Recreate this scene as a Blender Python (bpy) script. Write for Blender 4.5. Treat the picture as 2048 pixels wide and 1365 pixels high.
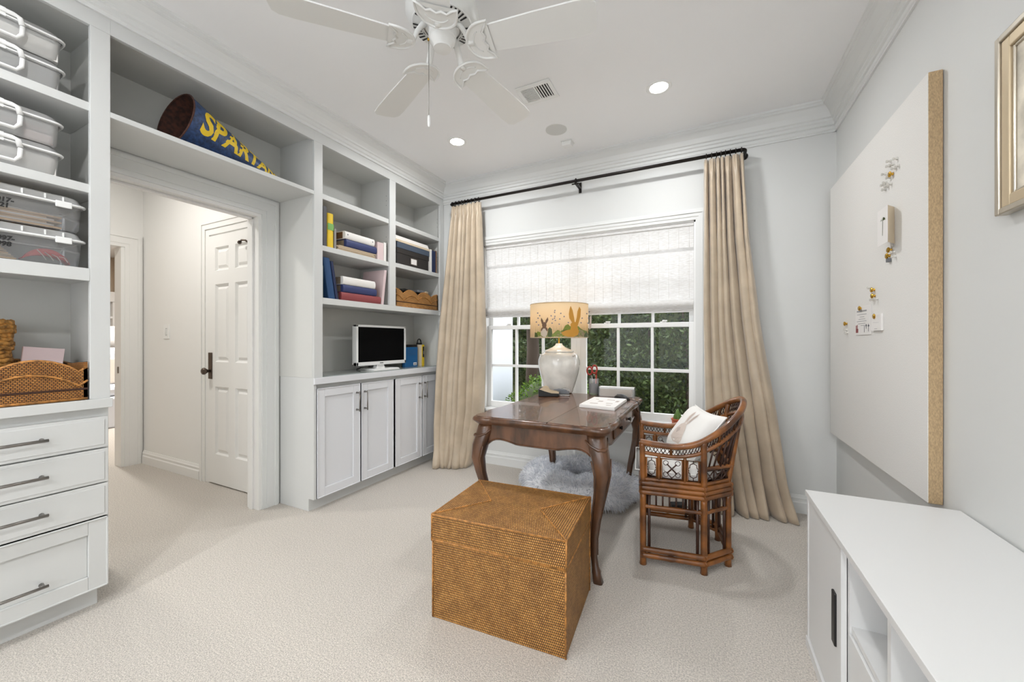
import bpy, bmesh, math, random
import numpy as np
from mathutils import Vector, Matrix
random.seed(7); rng = np.random.default_rng(7)
PI = math.pi
scene = bpy.context.scene
for o in list(bpy.data.objects): bpy.data.objects.remove(o)
C = scene.collection

# ------------------------------------------------------------------ camera
F_PX = 778.34; YAW = math.radians(26.246); EYE = 1.17
cs, sn = math.cos(YAW), math.sin(YAW)
cam_d = bpy.data.cameras.new('camera'); cam = bpy.data.objects.new('camera', cam_d); C.objects.link(cam)
cam.location = (0, 0, EYE); cam.rotation_euler = (PI/2, 0, YAW)
cam_d.sensor_fit = 'HORIZONTAL'; cam_d.sensor_width = 36.0; cam_d.lens = 36.0*F_PX/2048; cam_d.clip_start = 0.02
scene.camera = cam

# ------------------------------------------------------------------ world, exposure
w = bpy.data.worlds.new('sky'); scene.world = w; w.use_nodes = True
nt = w.node_tree; bgn = nt.nodes['Background']
sky = nt.nodes.new('ShaderNodeTexSky'); sky.sky_type = 'HOSEK_WILKIE'; sky.turbidity = 6.0; sky.ground_albedo = 0.4
sky.sun_direction = (0.35, -0.5, 0.79)
mixs = nt.nodes.new('ShaderNodeMix'); mixs.data_type = 'RGBA'; mixs.inputs[0].default_value = 0.75
mixs.inputs[7].default_value = (1.0, 1.02, 1.05, 1)
nt.links.new(sky.outputs[0], mixs.inputs[6]); nt.links.new(mixs.outputs[2], bgn.inputs[0])
bgn.inputs[1].default_value = 2.9
vs = scene.view_settings
vs.view_transform = 'Standard'; vs.look = 'None'; vs.gamma = 1.0; vs.use_curve_mapping = False
vs.exposure = 0.74
CAN_POWER = 9.5; HALL_POWER = 11.0; LAMP_POWER = 1.9

# ------------------------------------------------------------------ pixel -> place
def ray(u, v):
    a = (u-1024)/F_PX; return (-sn+a*cs, cs+a*sn, -(v-682.5)/F_PX)
def onX(u, v, X):
    r = ray(u, v); t = X/r[0]; return (X, r[1]*t, EYE+r[2]*t)
def onY(u, v, Y):
    r = ray(u, v); t = Y/r[1]; return (r[0]*t, Y, EYE+r[2]*t)
def onZ(u, v, Z):
    r = ray(u, v); t = (Z-EYE)/r[2]; return (r[0]*t, r[1]*t, Z)

# ------------------------------------------------------------------ materials
def lin(c):
    return tuple(((x/255)/12.92 if x/255 <= .04045 else ((x/255+.055)/1.055)**2.4) for x in c)+(1,)
MATS = {}
def mat(name, rgb, rough=.5, metal=0, var=0, vscale=30, bump=0, bscale=200, spec=.5, trans=0, coat=0, stretch=None, rgb2=None, island=0, sheen=0, bdist=.002):
    m = bpy.data.materials.new(name); m.use_nodes = True; MATS[name] = m
    n = m.node_tree.nodes; L = m.node_tree.links; b = n['Principled BSDF']
    b.inputs['Base Color'].default_value = lin(rgb); b.inputs['Roughness'].default_value = rough
    b.inputs['Metallic'].default_value = metal; b.inputs['Specular IOR Level'].default_value = spec
    b.inputs['Coat Weight'].default_value = coat; b.inputs['Sheen Weight'].default_value = sheen
    tc = n.new('ShaderNodeTexCoord'); src = tc.outputs['Object']
    if stretch:
        mp = n.new('ShaderNodeMapping'); mp.inputs['Scale'].default_value = stretch; L.new(src, mp.inputs[0]); src = mp.outputs[0]
    if var or rgb2 or island:
        nz = n.new('ShaderNodeTexNoise'); nz.inputs['Scale'].default_value = vscale; nz.inputs['Detail'].default_value = 5
        L.new(src, nz.inputs[0]); fac = nz.outputs[0]
        if island:
            g = n.new('ShaderNodeNewGeometry'); fac = g.outputs['Random Per Island']
        rp = n.new('ShaderNodeValToRGB'); L.new(fac, rp.inputs[0])
        lo = rgb2 if rgb2 else tuple(x*(1-var) for x in rgb); hi = rgb if rgb2 else tuple(min(255, x*(1+var*.6)) for x in rgb)
        rp.color_ramp.elements[0].position = .02 if island else .35; rp.color_ramp.elements[1].position = .98 if island else .65
        rp.color_ramp.elements[0].color = lin(lo); rp.color_ramp.elements[1].color = lin(hi)
        L.new(rp.outputs[0], b.inputs['Base Color'])
    if bump:
        nb = n.new('ShaderNodeTexNoise'); nb.inputs['Scale'].default_value = bscale; nb.inputs['Detail'].default_value = 3
        L.new(src, nb.inputs[0]); bp = n.new('ShaderNodeBump'); bp.inputs['Strength'].default_value = bump; bp.inputs['Distance'].default_value = bdist
        L.new(nb.outputs[0], bp.inputs['Height']); L.new(bp.outputs[0], b.inputs['Normal'])
    if trans:   # a sheet that lets light through: add a translucent lobe
        tr = n.new('ShaderNodeBsdfTranslucent'); mx = n.new('ShaderNodeMixShader'); mx.inputs[0].default_value = trans
        if b.inputs['Base Color'].is_linked: L.new(b.inputs['Base Color'].links[0].from_socket, tr.inputs[0])
        else: tr.inputs[0].default_value = lin(rgb)
        L.new(b.outputs[0], mx.inputs[1]); L.new(tr.outputs[0], mx.inputs[2])
        L.new(mx.outputs[0], n['Material Output'].inputs[0])
    return m
def clear(name, rgb, alpha, rough=.05, gloss=.08, spec=True):
    """clear or milky sheet: transparent + a little body colour + mirror-like film"""
    m = bpy.data.materials.new(name); m.use_nodes = True; MATS[name] = m
    n = m.node_tree.nodes; L = m.node_tree.links; b = n['Principled BSDF']
    b.inputs['Base Color'].default_value = lin(rgb); b.inputs['Roughness'].default_value = rough
    t = n.new('ShaderNodeBsdfTransparent'); m1 = n.new('ShaderNodeMixShader'); m1.inputs[0].default_value = alpha
    L.new(t.outputs[0], m1.inputs[1]); L.new(b.outputs[0], m1.inputs[2])
    g = n.new('ShaderNodeBsdfGlossy'); g.inputs['Roughness'].default_value = rough
    fr = n.new('ShaderNodeFresnel'); fr.inputs[0].default_value = 1.3
    m2 = n.new('ShaderNodeMixShader'); L.new(fr.outputs[0], m2.inputs[0])
    L.new(m1.outputs[0], m2.inputs[1]); L.new(g.outputs[0], m2.inputs[2])
    L.new(m2.outputs[0], n['Material Output'].inputs[0]); return m
def emis(name, rgb, strength):
    m = bpy.data.materials.new(name); m.use_nodes = True; MATS[name] = m
    b = m.node_tree.nodes['Principled BSDF']; b.inputs['Base Color'].default_value = lin(rgb)
    b.inputs['Emission Color'].default_value = lin(rgb); b.inputs['Emission Strength'].default_value = strength; return m
def woven(name, c1, c2, cm, bw=.009, bh=.0045, bump=1.0, rough=.55):
    """rattan / basket weave over metre-scaled UVs"""
    m = bpy.data.materials.new(name); m.use_nodes = True; MATS[name] = m
    n = m.node_tree.nodes; L = m.node_tree.links; b = n['Principled BSDF']; b.inputs['Roughness'].default_value = rough
    uv = n.new('ShaderNodeUVMap'); br = n.new('ShaderNodeTexBrick'); L.new(uv.outputs[0], br.inputs[0])
    br.inputs['Scale'].default_value = 1.0; br.inputs['Brick Width'].default_value = bw; br.inputs['Row Height'].default_value = bh
    br.inputs['Mortar Size'].default_value = bh*.2; br.inputs['Mortar Smooth'].default_value = .6
    br.inputs['Color1'].default_value = lin(c1); br.inputs['Color2'].default_value = lin(c2); br.inputs['Mortar'].default_value = lin(cm)
    nz = n.new('ShaderNodeTexNoise'); nz.inputs['Scale'].default_value = 14; nz.inputs['Detail'].default_value = 4; L.new(uv.outputs[0], nz.inputs[0])
    mx = n.new('ShaderNodeMix'); mx.data_type = 'RGBA'; mx.blend_type = 'MULTIPLY'; mx.inputs[0].default_value = .75
    rp = n.new('ShaderNodeValToRGB'); L.new(nz.outputs[0], rp.inputs[0]); rp.color_ramp.elements[0].position = .3; rp.color_ramp.elements[1].position = .7
    rp.color_ramp.elements[0].color = (.62, .54, .46, 1); rp.color_ramp.elements[1].color = (1.15, 1.1, 1.0, 1)
    L.new(br.outputs[0], mx.inputs[6]); L.new(rp.outputs[0], mx.inputs[7]); L.new(mx.outputs[2], b.inputs['Base Color'])
    inv = n.new('ShaderNodeMath'); inv.operation = 'SUBTRACT'; inv.inputs[0].default_value = 1; L.new(br.outputs[1], inv.inputs[1])
    bp = n.new('ShaderNodeBump'); bp.inputs['Strength'].default_value = bump; bp.inputs['Distance'].default_value = .0015
    L.new(inv.outputs[0], bp.inputs['Height']); L.new(bp.outputs[0], b.inputs['Normal']); return m

mat('wall', (216, 217, 215), .6, bump=.04, bscale=90)
mat('ceiling', (244, 244, 244), .75)
mat('trim', (226, 227, 225), .35)
mat('hallwall', (236, 235, 232), .6)
mat('cab', (209, 210, 208), .35)
mat('cabwhite', (224, 225, 228), .33)
mat('cabinside', (208, 208, 204), .5)
mat('white', (238, 238, 236), .4)
mat('plastic_white', (236, 236, 234), .3)
mat('fanwhite', (232, 232, 229), .35)
mat('black', (14, 14, 15), .4)
mat('dark', (30, 29, 29), .5)
mat('iron', (38, 33, 30), .4, metal=.6)
mat('nickel', (150, 146, 142), .3, metal=1)
mat('bronze', (96, 84, 76), .35, metal=.9)
mat('brass', (214, 170, 70), .18, metal=1)
mat('clearpin', (215, 212, 205), .15)
mat('carpet', (212, 205, 196), .95, var=.12, vscale=170, bump=.9, bscale=260, bdist=.006, spec=.1)
mat('curtain', (190, 173, 150), .42, var=.05, vscale=8, bump=.05, bscale=300, sheen=.35)
mat('shade_weave', (251, 248, 243), .8, var=.13, vscale=34, stretch=(1, 1, 30), trans=.21)
mat('wood', (92, 62, 42), .3, var=.28, vscale=9, stretch=(2, 2, .7), bump=.06, bscale=40, coat=.25)
mat('woodtop', (104, 70, 50), .26, var=.34, vscale=6, stretch=(10, 1.2, 10), bump=.10, bscale=40, coat=.35)
mat('bamboo', (150, 92, 40), .32, rgb2=(78, 44, 20), vscale=10, bump=.1, bscale=60, coat=.3)
mat('bamboo_dark', (58, 32, 20), .4)
woven('rattan', (230, 176, 100), (200, 144, 74), (78, 48, 20), bw=.0075, bh=.0095)
woven('rattan_light', (214, 164, 100), (190, 138, 74), (112, 74, 34), bw=.012, bh=.006)
woven('rattan_tray', (190, 134, 66), (170, 112, 50), (52, 32, 14), bw=.011, bh=.007, bump=1.3)
mat('rattan_edge', (172, 118, 58), .5, var=.25, vscale=60, bump=.3, bscale=150)
mat('rope', (186, 134, 66), .7, var=.35, vscale=40, bump=.6, bscale=120)
mat('ceramic', (226, 222, 214), .12, var=.07, vscale=9, coat=.6)
mat('lampshade', (246, 228, 196), .8, trans=.55)
mat('fur', (250, 251, 253), .9, rgb2=(206, 209, 216), island=1, trans=.5)
mat('furbase', (244, 245, 248), 1)
mat('fabric_white', (240, 238, 234), .85, bump=.15, bscale=400)
mat('linen', (232, 230, 226), .85, var=.05, vscale=220, stretch=(1, 6, 1), bump=.2, bscale=350)
mat('burlap', (184, 158, 122), .9, var=.10, vscale=420, stretch=(1, 1, .3), bump=.35, bscale=350)
mat('silver_frame', (190, 182, 168), .3, metal=.8)
mat('gold_frame', (200, 182, 152), .4, metal=.4)
mat('art', (222, 214, 198), .7, var=.2, vscale=9)
clear('glass', (255, 255, 255), .0, .01)
clear('binplastic', (232, 232, 230), .42, .3)
clear('binclear', (214, 214, 214), .22, .15)
clear('acrylic', (240, 240, 240), .18, .05)
mat('glass_counter', (150, 158, 154), .04, spec=.8)
mat('screen', (4, 4, 5), .6, spec=.08)
mat('melamine', (222, 222, 221), .4)
mat('navyblue', (36, 62, 104), .45, var=.3, vscale=60)
mat('rust', (70, 40, 30), .8, var=.3, vscale=50)
mat('yellow', (232, 196, 30), .5)
for nm, rgb in dict(book_grey=(80, 80, 84), book_yellow=(232, 196, 44), book_green=(120, 172, 90), book_white=(232, 229, 224), book_navy=(48, 58, 104), book_cream=(214, 198, 172),
        book_pink=(218, 196, 196), book_blue=(34, 72, 116), book_maroon=(142, 66, 68), book_mauve=(150, 124, 122), book_map=(186, 190, 168), box_black=(44, 41, 40), box_slate=(72, 84, 100), pages=(170, 152, 128),
        book_dkblue=(30, 42, 78), book_brown=(120, 88, 62), book_teal=(30, 96, 150), paper=(236, 233, 230), paper_tan=(214, 186, 152), paper_grey=(150, 148, 146), red_cloth=(206, 74, 78), print_grey=(150, 150, 152),
        orange=(196, 84, 40), terracotta=(188, 96, 62), green=(96, 130, 60), scis=(150, 40, 26), tape_tan=(206, 186, 156), greyplastic=(110, 112, 116), gold_hare=(196, 140, 52), brown_hare=(112, 84, 62),
        moss=(120, 130, 48), mossdark=(74, 84, 38), flower=(128, 128, 140), hare_pale=(214, 200, 190), hare_line=(188, 174, 166), ink=(25, 24, 24), beige=(200, 184, 164), slipcover=(226, 230, 238), pillow_tan=(196, 186, 174), throw=(110, 96, 84), pink_folder=(188, 128, 116)).items():
    mat(nm, rgb, .55)
mat('leaf', (86, 104, 56), .6, rgb2=(26, 38, 20), island=1, trans=.25)
mat('leaf_bright', (122, 156, 48), .5, rgb2=(50, 80, 22), island=1, trans=.3)
mat('bark', (70, 58, 48), .9)
mat('soil', (92, 84, 66), .95, var=.3, vscale=8)
mat('exterior', (226, 230, 238), .7)
emis('bulbglow', (255, 250, 240), 14)
emis('warmbulb', (255, 226, 180), 8)

# ------------------------------------------------------------------ mesh builder
class MB:
    def __init__(s): s.v = []; s.f = []; s.sm = []
    def add(s, verts, faces, smooth=False):
        k = len(s.v); s.v += [tuple(p) for p in verts]; s.f += [tuple(i+k for i in f) for f in faces]; s.sm += [smooth]*len(faces); return s
    def box(s, x0, y0, z0, x1, y1, z1):
        x0, x1 = sorted((x0, x1)); y0, y1 = sorted((y0, y1)); z0, z1 = sorted((z0, z1))
        v = [(x, y, z) for x in (x0, x1) for y in (y0, y1) for z in (z0, z1)]
        return s.add(v, [(0, 1, 3, 2), (4, 6, 7, 5), (0, 4, 5, 1), (2, 3, 7, 6), (0, 2, 6, 4), (1, 5, 7, 3)])
    def hexa(s, b, t):   # bottom quad, top quad (4 points each, same order)
        return s.add(list(b)+list(t), [(3, 2, 1, 0), (4, 5, 6, 7), (0, 1, 5, 4), (1, 2, 6, 5), (2, 3, 7, 6), (3, 0, 4, 7)])
    def prism(s, poly, axis, a, b, smooth=False):   # 2D polygon pushed along an axis ('x': (y,z), 'y': (x,z), 'z': (x,y))
        def P(p, t): return {'x': (t, p[0], p[1]), 'y': (p[0], t, p[1]), 'z': (p[0], p[1], t)}[axis]
        n = len(poly); k = len(s.v); s.v += [P(p, a) for p in poly]+[P(p, b) for p in poly]
        s.f += [tuple(k+i for i in range(n)), tuple(k+n+i for i in reversed(range(n)))]; s.sm += [False]*2
        for i in range(n):
            j = (i+1) % n; s.f.append((k+i, k+n+i, k+n+j, k+j)); s.sm.append(smooth)
        return s
    def loft(s, rings, closed=True, cap=True, smooth=True):
        n = len(rings[0]); k = len(s.v)
        for r in rings: s.v += [tuple(p) for p in r]
        for a in range(len(rings)-1):
            for i in range(n if closed else n-1):
                j = (i+1) % n; s.f.append((k+a*n+i, k+a*n+j, k+(a+1)*n+j, k+(a+1)*n+i)); s.sm.append(smooth)
        if cap and closed:
            s.f += [tuple(k+i for i in reversed(range(n))), tuple(k+(len(rings)-1)*n+i for i in range(n))]; s.sm += [False]*2
        return s
    def tube(s, pts, r, n=8, cap=True, closed=False, smooth=True, flat=1.0, up=None):
        pts = [Vector(p) for p in pts]; N = len(pts); rr = r if isinstance(r, (list, tuple)) else [r]*N
        nrm = None; rings = []
        for i, p in enumerate(pts):
            if closed: t = pts[(i+1) % N]-pts[i-1]
            else: t = pts[min(i+1, N-1)]-pts[max(i-1, 0)]
            t.normalize()
            if nrm is None:
                a = Vector(up) if up else (Vector((0, 0, 1)) if abs(t.z) < .9 else Vector((1, 0, 0)))
                nrm = (a-t*a.dot(t)).normalized()
            else:
                nrm = (nrm-t*nrm.dot(t)); nrm.normalize()
            b = t.cross(nrm)
            rings.append([p+(nrm*math.cos(2*PI*k/n)+b*math.sin(2*PI*k/n)*flat)*rr[i] for k in range(n)])
        if closed: rings.append(rings[0])
        return s.loft(rings, True, cap and not closed, smooth)
    def lathe(s, prof, n=32, c=(0, 0, 0), cap=True, smooth=True, a0=0, a1=2*PI):
        full = abs(a1-a0-2*PI) < 1e-6; m = n if full else n+1; rings = []
        for r, z in prof:
            rings.append([(c[0]+max(r, 1e-5)*math.cos(a0+(a1-a0)*k/n), c[1]+max(r, 1e-5)*math.sin(a0+(a1-a0)*k/n), c[2]+z) for k in range(m)])
        # split at sharp corners so the profile reads crisp
        cut = [0]
        for i in range(1, len(prof)-1):
            a = (prof[i][0]-prof[i-1][0], prof[i][1]-prof[i-1][1]); b = (prof[i+1][0]-prof[i][0], prof[i+1][1]-prof[i][1])
            la, lb = math.hypot(*a), math.hypot(*b)
            if la*lb > 0 and (a[0]*b[0]+a[1]*b[1])/(la*lb) < .82: cut.append(i)
        cut.append(len(prof)-1)
        for q in range(len(cut)-1): s.loft(rings[cut[q]:cut[q+1]+1], full, False, smooth)
        if cap and full:
            for rg in (rings[0], rings[-1]): s.add(rg, [tuple(range(m))])
        return s
    def cyl(s, p0, p1, r, n=12, r1=None):
        return s.tube([p0, p1], [r, r if r1 is None else r1], n)
    def grid(s, fn, nu, nv, smooth=True):
        k = len(s.v); s.v += [tuple(fn(i/nu, j/nv)) for j in range(nv+1) for i in range(nu+1)]
        for j in range(nv):
            for i in range(nu):
                a = k+j*(nu+1)+i; s.f.append((a, a+1, a+nu+2, a+nu+1)); s.sm.append(smooth)
        return s
    def build(s, name, m, parent=None, local=False, bev=0, solid=0, uv=None, sub=0):
        me = bpy.data.meshes.new(name)
        vv = s.v
        if parent is not None and not local:
            o = pos(parent); vv = [(p[0]-o[0], p[1]-o[1], p[2]-o[2]) for p in s.v]
        me.from_pydata(vv, [], s.f); me.update()
        me.polygons.foreach_set('use_smooth', s.sm)
        bm = bmesh.new(); bm.from_mesh(me); bmesh.ops.recalc_face_normals(bm, faces=bm.faces); bm.to_mesh(me); bm.free()
        if uv is not None:
            lay = me.uv_layers.new(name='UVMap')
            for p in me.polygons:
                nx, ny, nz = (abs(x) for x in p.normal)
                for li in p.loop_indices:
                    co = me.vertices[me.loops[li].vertex_index].co
                    lay.data[li].uv = uv(co, p) if callable(uv) else ((co.y, co.z) if nx >= ny and nx >= nz else (co.x, co.z) if ny >= nz else (co.x, co.y))
        me.materials.append(MATS[m] if isinstance(m, str) else m)
        o = bpy.data.objects.new(name, me); C.objects.link(o)
        if parent is not None: o.parent = parent
        if bev:
            md = o.modifiers.new('bevel', 'BEVEL'); md.width = bev; md.segments = 2; md.limit_method = 'ANGLE'; md.angle_limit = math.radians(40)
        if solid:
            md = o.modifiers.new('solid', 'SOLIDIFY'); md.thickness = solid; md.offset = 0
        if sub:
            md = o.modifiers.new('sub', 'SUBSURF'); md.levels = sub; md.render_levels = sub
        return o
def pos(o):
    p = Vector((0, 0, 0))
    while o is not None: p += o.location; o = o.parent
    return p
def B(*a): return MB().box(*a)
def thing(name, label, cat, loc=(0, 0, 0), rz=0, group=None):
    o = bpy.data.objects.new(name, None); C.objects.link(o); o.location = loc; o.rotation_euler = (0, 0, rz); o.empty_display_size = .05
    o['label'] = label; o['category'] = cat
    if group: o['group'] = group
    return o
def tag(o, label, cat, group=None):
    o['label'] = label; o['category'] = cat
    if group: o['group'] = group
    return o
def struct(o): o['kind'] = 'structure'; return o
def slab(o, label, cat): o['kind'] = 'structure'; o['label'] = label; o['category'] = cat; return o
def text_mesh(txt, size, shear=0, offset=0, align='LEFT'):
    cu = bpy.data.curves.new('t', 'FONT'); cu.body = txt; cu.size = size; cu.shear = shear; cu.offset = offset; cu.align_x = align; cu.resolution_u = 3
    ob = bpy.data.objects.new('t', cu); C.objects.link(ob)
    dg = bpy.context.evaluated_depsgraph_get(); me = bpy.data.meshes.new_from_object(ob.evaluated_get(dg))
    bm = bmesh.new(); bm.from_mesh(me); bmesh.ops.triangulate(bm, faces=bm.faces)
    bmesh.ops.subdivide_edges(bm, edges=[e for e in bm.edges if e.calc_length() > size*.2], cuts=2); bmesh.ops.triangulate(bm, faces=bm.faces)
    vs_ = [tuple(v.co) for v in bm.verts]; bm.verts.index_update(); fs = [tuple(v.index for v in f.verts) for f in bm.faces]
    bm.free(); bpy.data.objects.remove(ob); return vs_, fs
def flat_poly(pts, cuts=2):
    """2D polygon -> triangulated, subdivided 2D verts and faces (to be laid onto a surface)"""
    bm = bmesh.new(); vv = [bm.verts.new((p[0], p[1], 0)) for p in pts]; bm.faces.new(vv)
    bmesh.ops.triangulate(bm, faces=bm.faces)
    if cuts: bmesh.ops.subdivide_edges(bm, edges=bm.edges[:], cuts=cuts, use_grid_fill=True); bmesh.ops.triangulate(bm, faces=bm.faces)
    bm.verts.index_update(); r = [tuple(v.co)[:2] for v in bm.verts], [tuple(v.index for v in f.verts) for f in bm.faces]
    bm.free(); return r
def area(name, loc, size, power, rgb=(1, 1, 1), rot=(0, 0, 0), shape='DISK', spread=PI):
    l = bpy.data.lights.new(name, 'AREA'); l.shape = shape; l.size = size; l.energy = power; l.color = rgb; l.spread = spread
    o = bpy.data.objects.new(name, l); C.objects.link(o); o.location = loc; o.rotation_euler = rot; return o
def point(name, loc, r, power, rgb=(1, 1, 1)):
    l = bpy.data.lights.new(name, 'POINT'); l.shadow_soft_size = r; l.energy = power; l.color = rgb
    o = bpy.data.objects.new(name, l); C.objects.link(o); o.location = loc; return o
# ================================================================== the setting
XL, XC, XW, XR, YW, H, YB = -2.375, -2.74, -2.76, .785, 3.25, 2.74, -2.2
slab(B(-10.2, YB-.15, -.1, XR+.15, YW+.15, 0).build('floor', 'carpet'), 'pale cream loop pile carpet across room and hallway', 'floor')
slab(B(-2.9, YB-.15, H, XR+.15, YW+.15, H+.1).build('ceiling', 'ceiling'), 'smooth white ceiling of the study', 'ceiling')
slab(B(-10.2, -1.3, H, -2.9, YW+.15, H+.1).build('ceiling', 'ceiling'), 'white ceiling over the hallway beyond the doorway', 'ceiling')
slab(B(XR, YB-.15, 0, XR+.15, YW+.15, H).build('wall_right', 'wall'), 'light grey wall behind the linen pinboard', 'wall')
fx0, fx1, fz0_, fz1_ = -2.1, .35, .45, 2.25
m = MB().box(-2.9, YB-.15, 0, fx0, YB, H).box(fx1, YB-.15, 0, XR, YB, H).box(fx0, YB-.15, 0, fx1, YB, fz0_).box(fx0, YB-.15, fz1_, fx1, YB, H)
slab(m.build('wall_front', 'wall'), 'light grey wall behind the viewer with an added window opening', 'wall')
r = bpy.data.objects.new('added_window', None); C.objects.link(r); r.location = (-.9, YB-.08, fz0_); r['kind'] = 'structure'; r['label'] = 'added unseen window lighting the room from behind the viewer'; r['category'] = 'window'  # unseen window, added to bring in daylight from the camera side
m = MB().box(fx0, YB-.11, fz0_, fx0+.05, YB-.06, fz1_).box(fx1-.05, YB-.11, fz0_, fx1, YB-.06, fz1_).box(fx0+.05, YB-.11, fz0_, fx1-.05, YB-.06, fz0_+.05).box(fx0+.05, YB-.11, fz1_-.05, fx1-.05, YB-.06, fz1_).box(-.925, YB-.11, fz0_+.05, -.875, YB-.06, fz1_-.05)
m.build('frame', 'white', r)
for a_, b_ in ((fx0+.05, -.925), (-.875, fx1-.05)): MB().add([(a_, YB-.085, fz0_+.05), (b_, YB-.085, fz0_+.05), (b_, YB-.085, fz1_-.05), (a_, YB-.085, fz1_-.05)], [(0, 1, 2, 3)]).build('pane', 'glass', r)
ox0, ox1, oz0, oz1 = -1.904, -.056, .53, 2.085
m = MB().box(-2.9, YW, 0, ox0, YW+.15, H).box(ox1, YW, 0, XR, YW+.15, H).box(ox0, YW, 0, ox1, YW+.15, oz0).box(ox0, YW, oz1, ox1, YW+.15, H)
slab(m.build('wall_back', 'wall'), 'light grey wall around the wide window', 'wall')
dy0, dy1, dz = .86, 1.655, 2.05
m = MB().box(XW-.12, YB, 0, XW, dy0, H).box(XW-.12, dy1, 0, XW, YW, H).box(XW-.12, dy0, dz, XW, dy1, H)
slab(m.build('wall_left', 'wall'), 'light grey wall with cased opening to hallway', 'wall')
# hallway
slab(B(-4.844, 1.79, 0, XW-.12, 1.90, H).build('wall_hall_back', 'hallwall'), 'white hallway wall with light switch and panelled door', 'wall')
slab(B(-4.844, -.4, 0, XW-.12, -.3, H).build('wall_hall_front', 'hallwall'), 'white hallway wall on the near side', 'wall')
m = MB().box(-4.96, 1.655, 0, -4.844, YW, H).box(-4.96, -1.2, 0, -4.844, .85, H).box(-4.96, .85, 2.046, -4.844, 1.655, H)
slab(m.build('wall_hall_left', 'hallwall'), 'white wall with open doorway at the end of the hallway', 'wall')
m = MB().box(-10.1, -1.2, 0, -10, YW+.1, H).box(-10, YW, 0, -4.96, YW+.1, H).box(-10, -1.2, 0, -4.96, -1.1, H)
slab(m.build('wall_next_room', 'beige'), 'beige walls of the sitting room beyond the hallway', 'wall')

def steps_casing(name, label, x0, sx, y0, y1, z1, wdt, m='trim', thick=.022, legs=(1, 1)):
    """door casing on a wall facing +-x: stepped boards; opening y0..y1, head at z1"""
    mb = MB()
    for a, b, t in ((0, .25, .6), (.25, .72, .8), (.72, .9, 1.15), (.9, 1, .8)):
        t *= thick
        if legs[1]: mb.box(x0, y1+a*wdt, 0, x0+sx*t, y1+b*wdt, z1+b*wdt)
        if legs[0]: mb.box(x0, y0-b*wdt, 0, x0+sx*t, y0-a*wdt, z1+b*wdt)
        mb.box(x0, y0-a*wdt, z1+a*wdt, x0+sx*t, y1+a*wdt, z1+b*wdt)
    return slab(mb.build(name, m), label, 'trim')
steps_casing('trim_1', 'stepped grey casing around the hallway opening', XW, 1, dy0, dy1, dz, .118)
m = MB().box(XW-.125, dy1-.02, 0, XW+.004, dy1+.004, dz).box(XW-.125, dy0-.004, 0, XW+.004, dy0+.02, dz).box(XW-.125, dy0+.02, dz-.02, XW+.004, dy1-.02, dz+.004)
m.box(XW-.09, dy1-.032, 0, XW-.05, dy1-.021, dz-.034).box(XW-.09, dy0+.021, dz-.032, XW-.05, dy1-.033, dz-.021)
slab(m.build('trim_2', 'hallwall'), 'white jamb lining of the hallway opening', 'trim')
steps_casing('trim_3', 'white casing of the doorway at hallway end', -4.844, 1, .85, 1.655, 2.046, .125, 'hallwall')
m = MB().box(-4.97, 1.63, 0, -4.84, 1.658, 2.05)
tr4 = slab(m.build('trim_4', 'hallwall'), 'white door jamb with a small latch plate at hallway end', 'trim')
B(-4.905, 1.626, .87, -4.88, 1.632, .93).build('strike_plate', 'nickel', tr4)
# hall baseboard
BBP = [(0, 0), (.018, 0), (.018, .07), (.012, .078), (.012, .094), (.016, .098), (.010, .108), (.006, .122), (0, .122)]
def bb_y(name, label, x0, x1, y, m='trim', sgn=-1):     # on a wall of constant y
    return slab(MB().prism([(y+sgn*d, z) for d, z in BBP], 'x', x0, x1).build(name, m), label, 'baseboard')
def bb_x(name, label, x, y0, y1, m='trim', sgn=-1):
    return slab(MB().prism([(x+sgn*d, z) for d, z in BBP], 'y', y0, y1).build(name, m), label, 'baseboard')
bb_y('baseboard_hall', 'white stepped baseboard along the hallway wall', -4.82, -3.815, 1.79, 'hallwall')
bb_y('baseboard_back', 'light grey stepped baseboard under the window', -2.3, XR, YW)
bb_x('baseboard_right', 'light grey stepped baseboard along the pinboard wall', XR, YB, YW)
# crown mouldings
CR1 = [(0, 2.604), (.010, 2.604), (.010, 2.622), (.018, 2.626), (.018, 2.648), (.028, 2.653), (.030, 2.664), (.050, 2.690), (.072, 2.708), (.086, 2.712), (.086, 2.722), (.098, 2.728), (.100, 2.74), (0, 2.74)]
CR2 = [(0, 2.553), (.010, 2.553), (.010, 2.562), (.005, 2.566), (.012, 2.572), (.012, 2.590), (.007, 2.594), (.018, 2.600), (.018, 2.618), (.026, 2.624), (.026, 2.640), (.036, 2.646), (.050, 2.676), (.074, 2.706), (.088, 2.712), (.088, 2.722), (.098, 2.728), (.100, 2.74), (0, 2.74)]
slab(MB().prism([(XL+d, z) for d, z in CR1], 'y', YB, YW).build('trim_5', 'trim'), 'stepped crown moulding above the built in shelves', 'trim')
slab(MB().prism([(YW-d, z) for d, z in CR2], 'x', XL, XR).build('trim_6', 'trim'), 'stepped crown moulding above the curtain rod', 'trim')
slab(MB().prism([(XR-d, z) for d, z in CR2], 'y', YB, YW).build('trim_7', 'trim'), 'stepped crown moulding above the pinboard wall', 'trim')
slab(MB().prism([(1.79-d, z) for d, z in CR1], 'x', -4.844, XW-.12).build('trim_8', 'hallwall'), 'white crown moulding of the hallway', 'trim')

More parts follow.
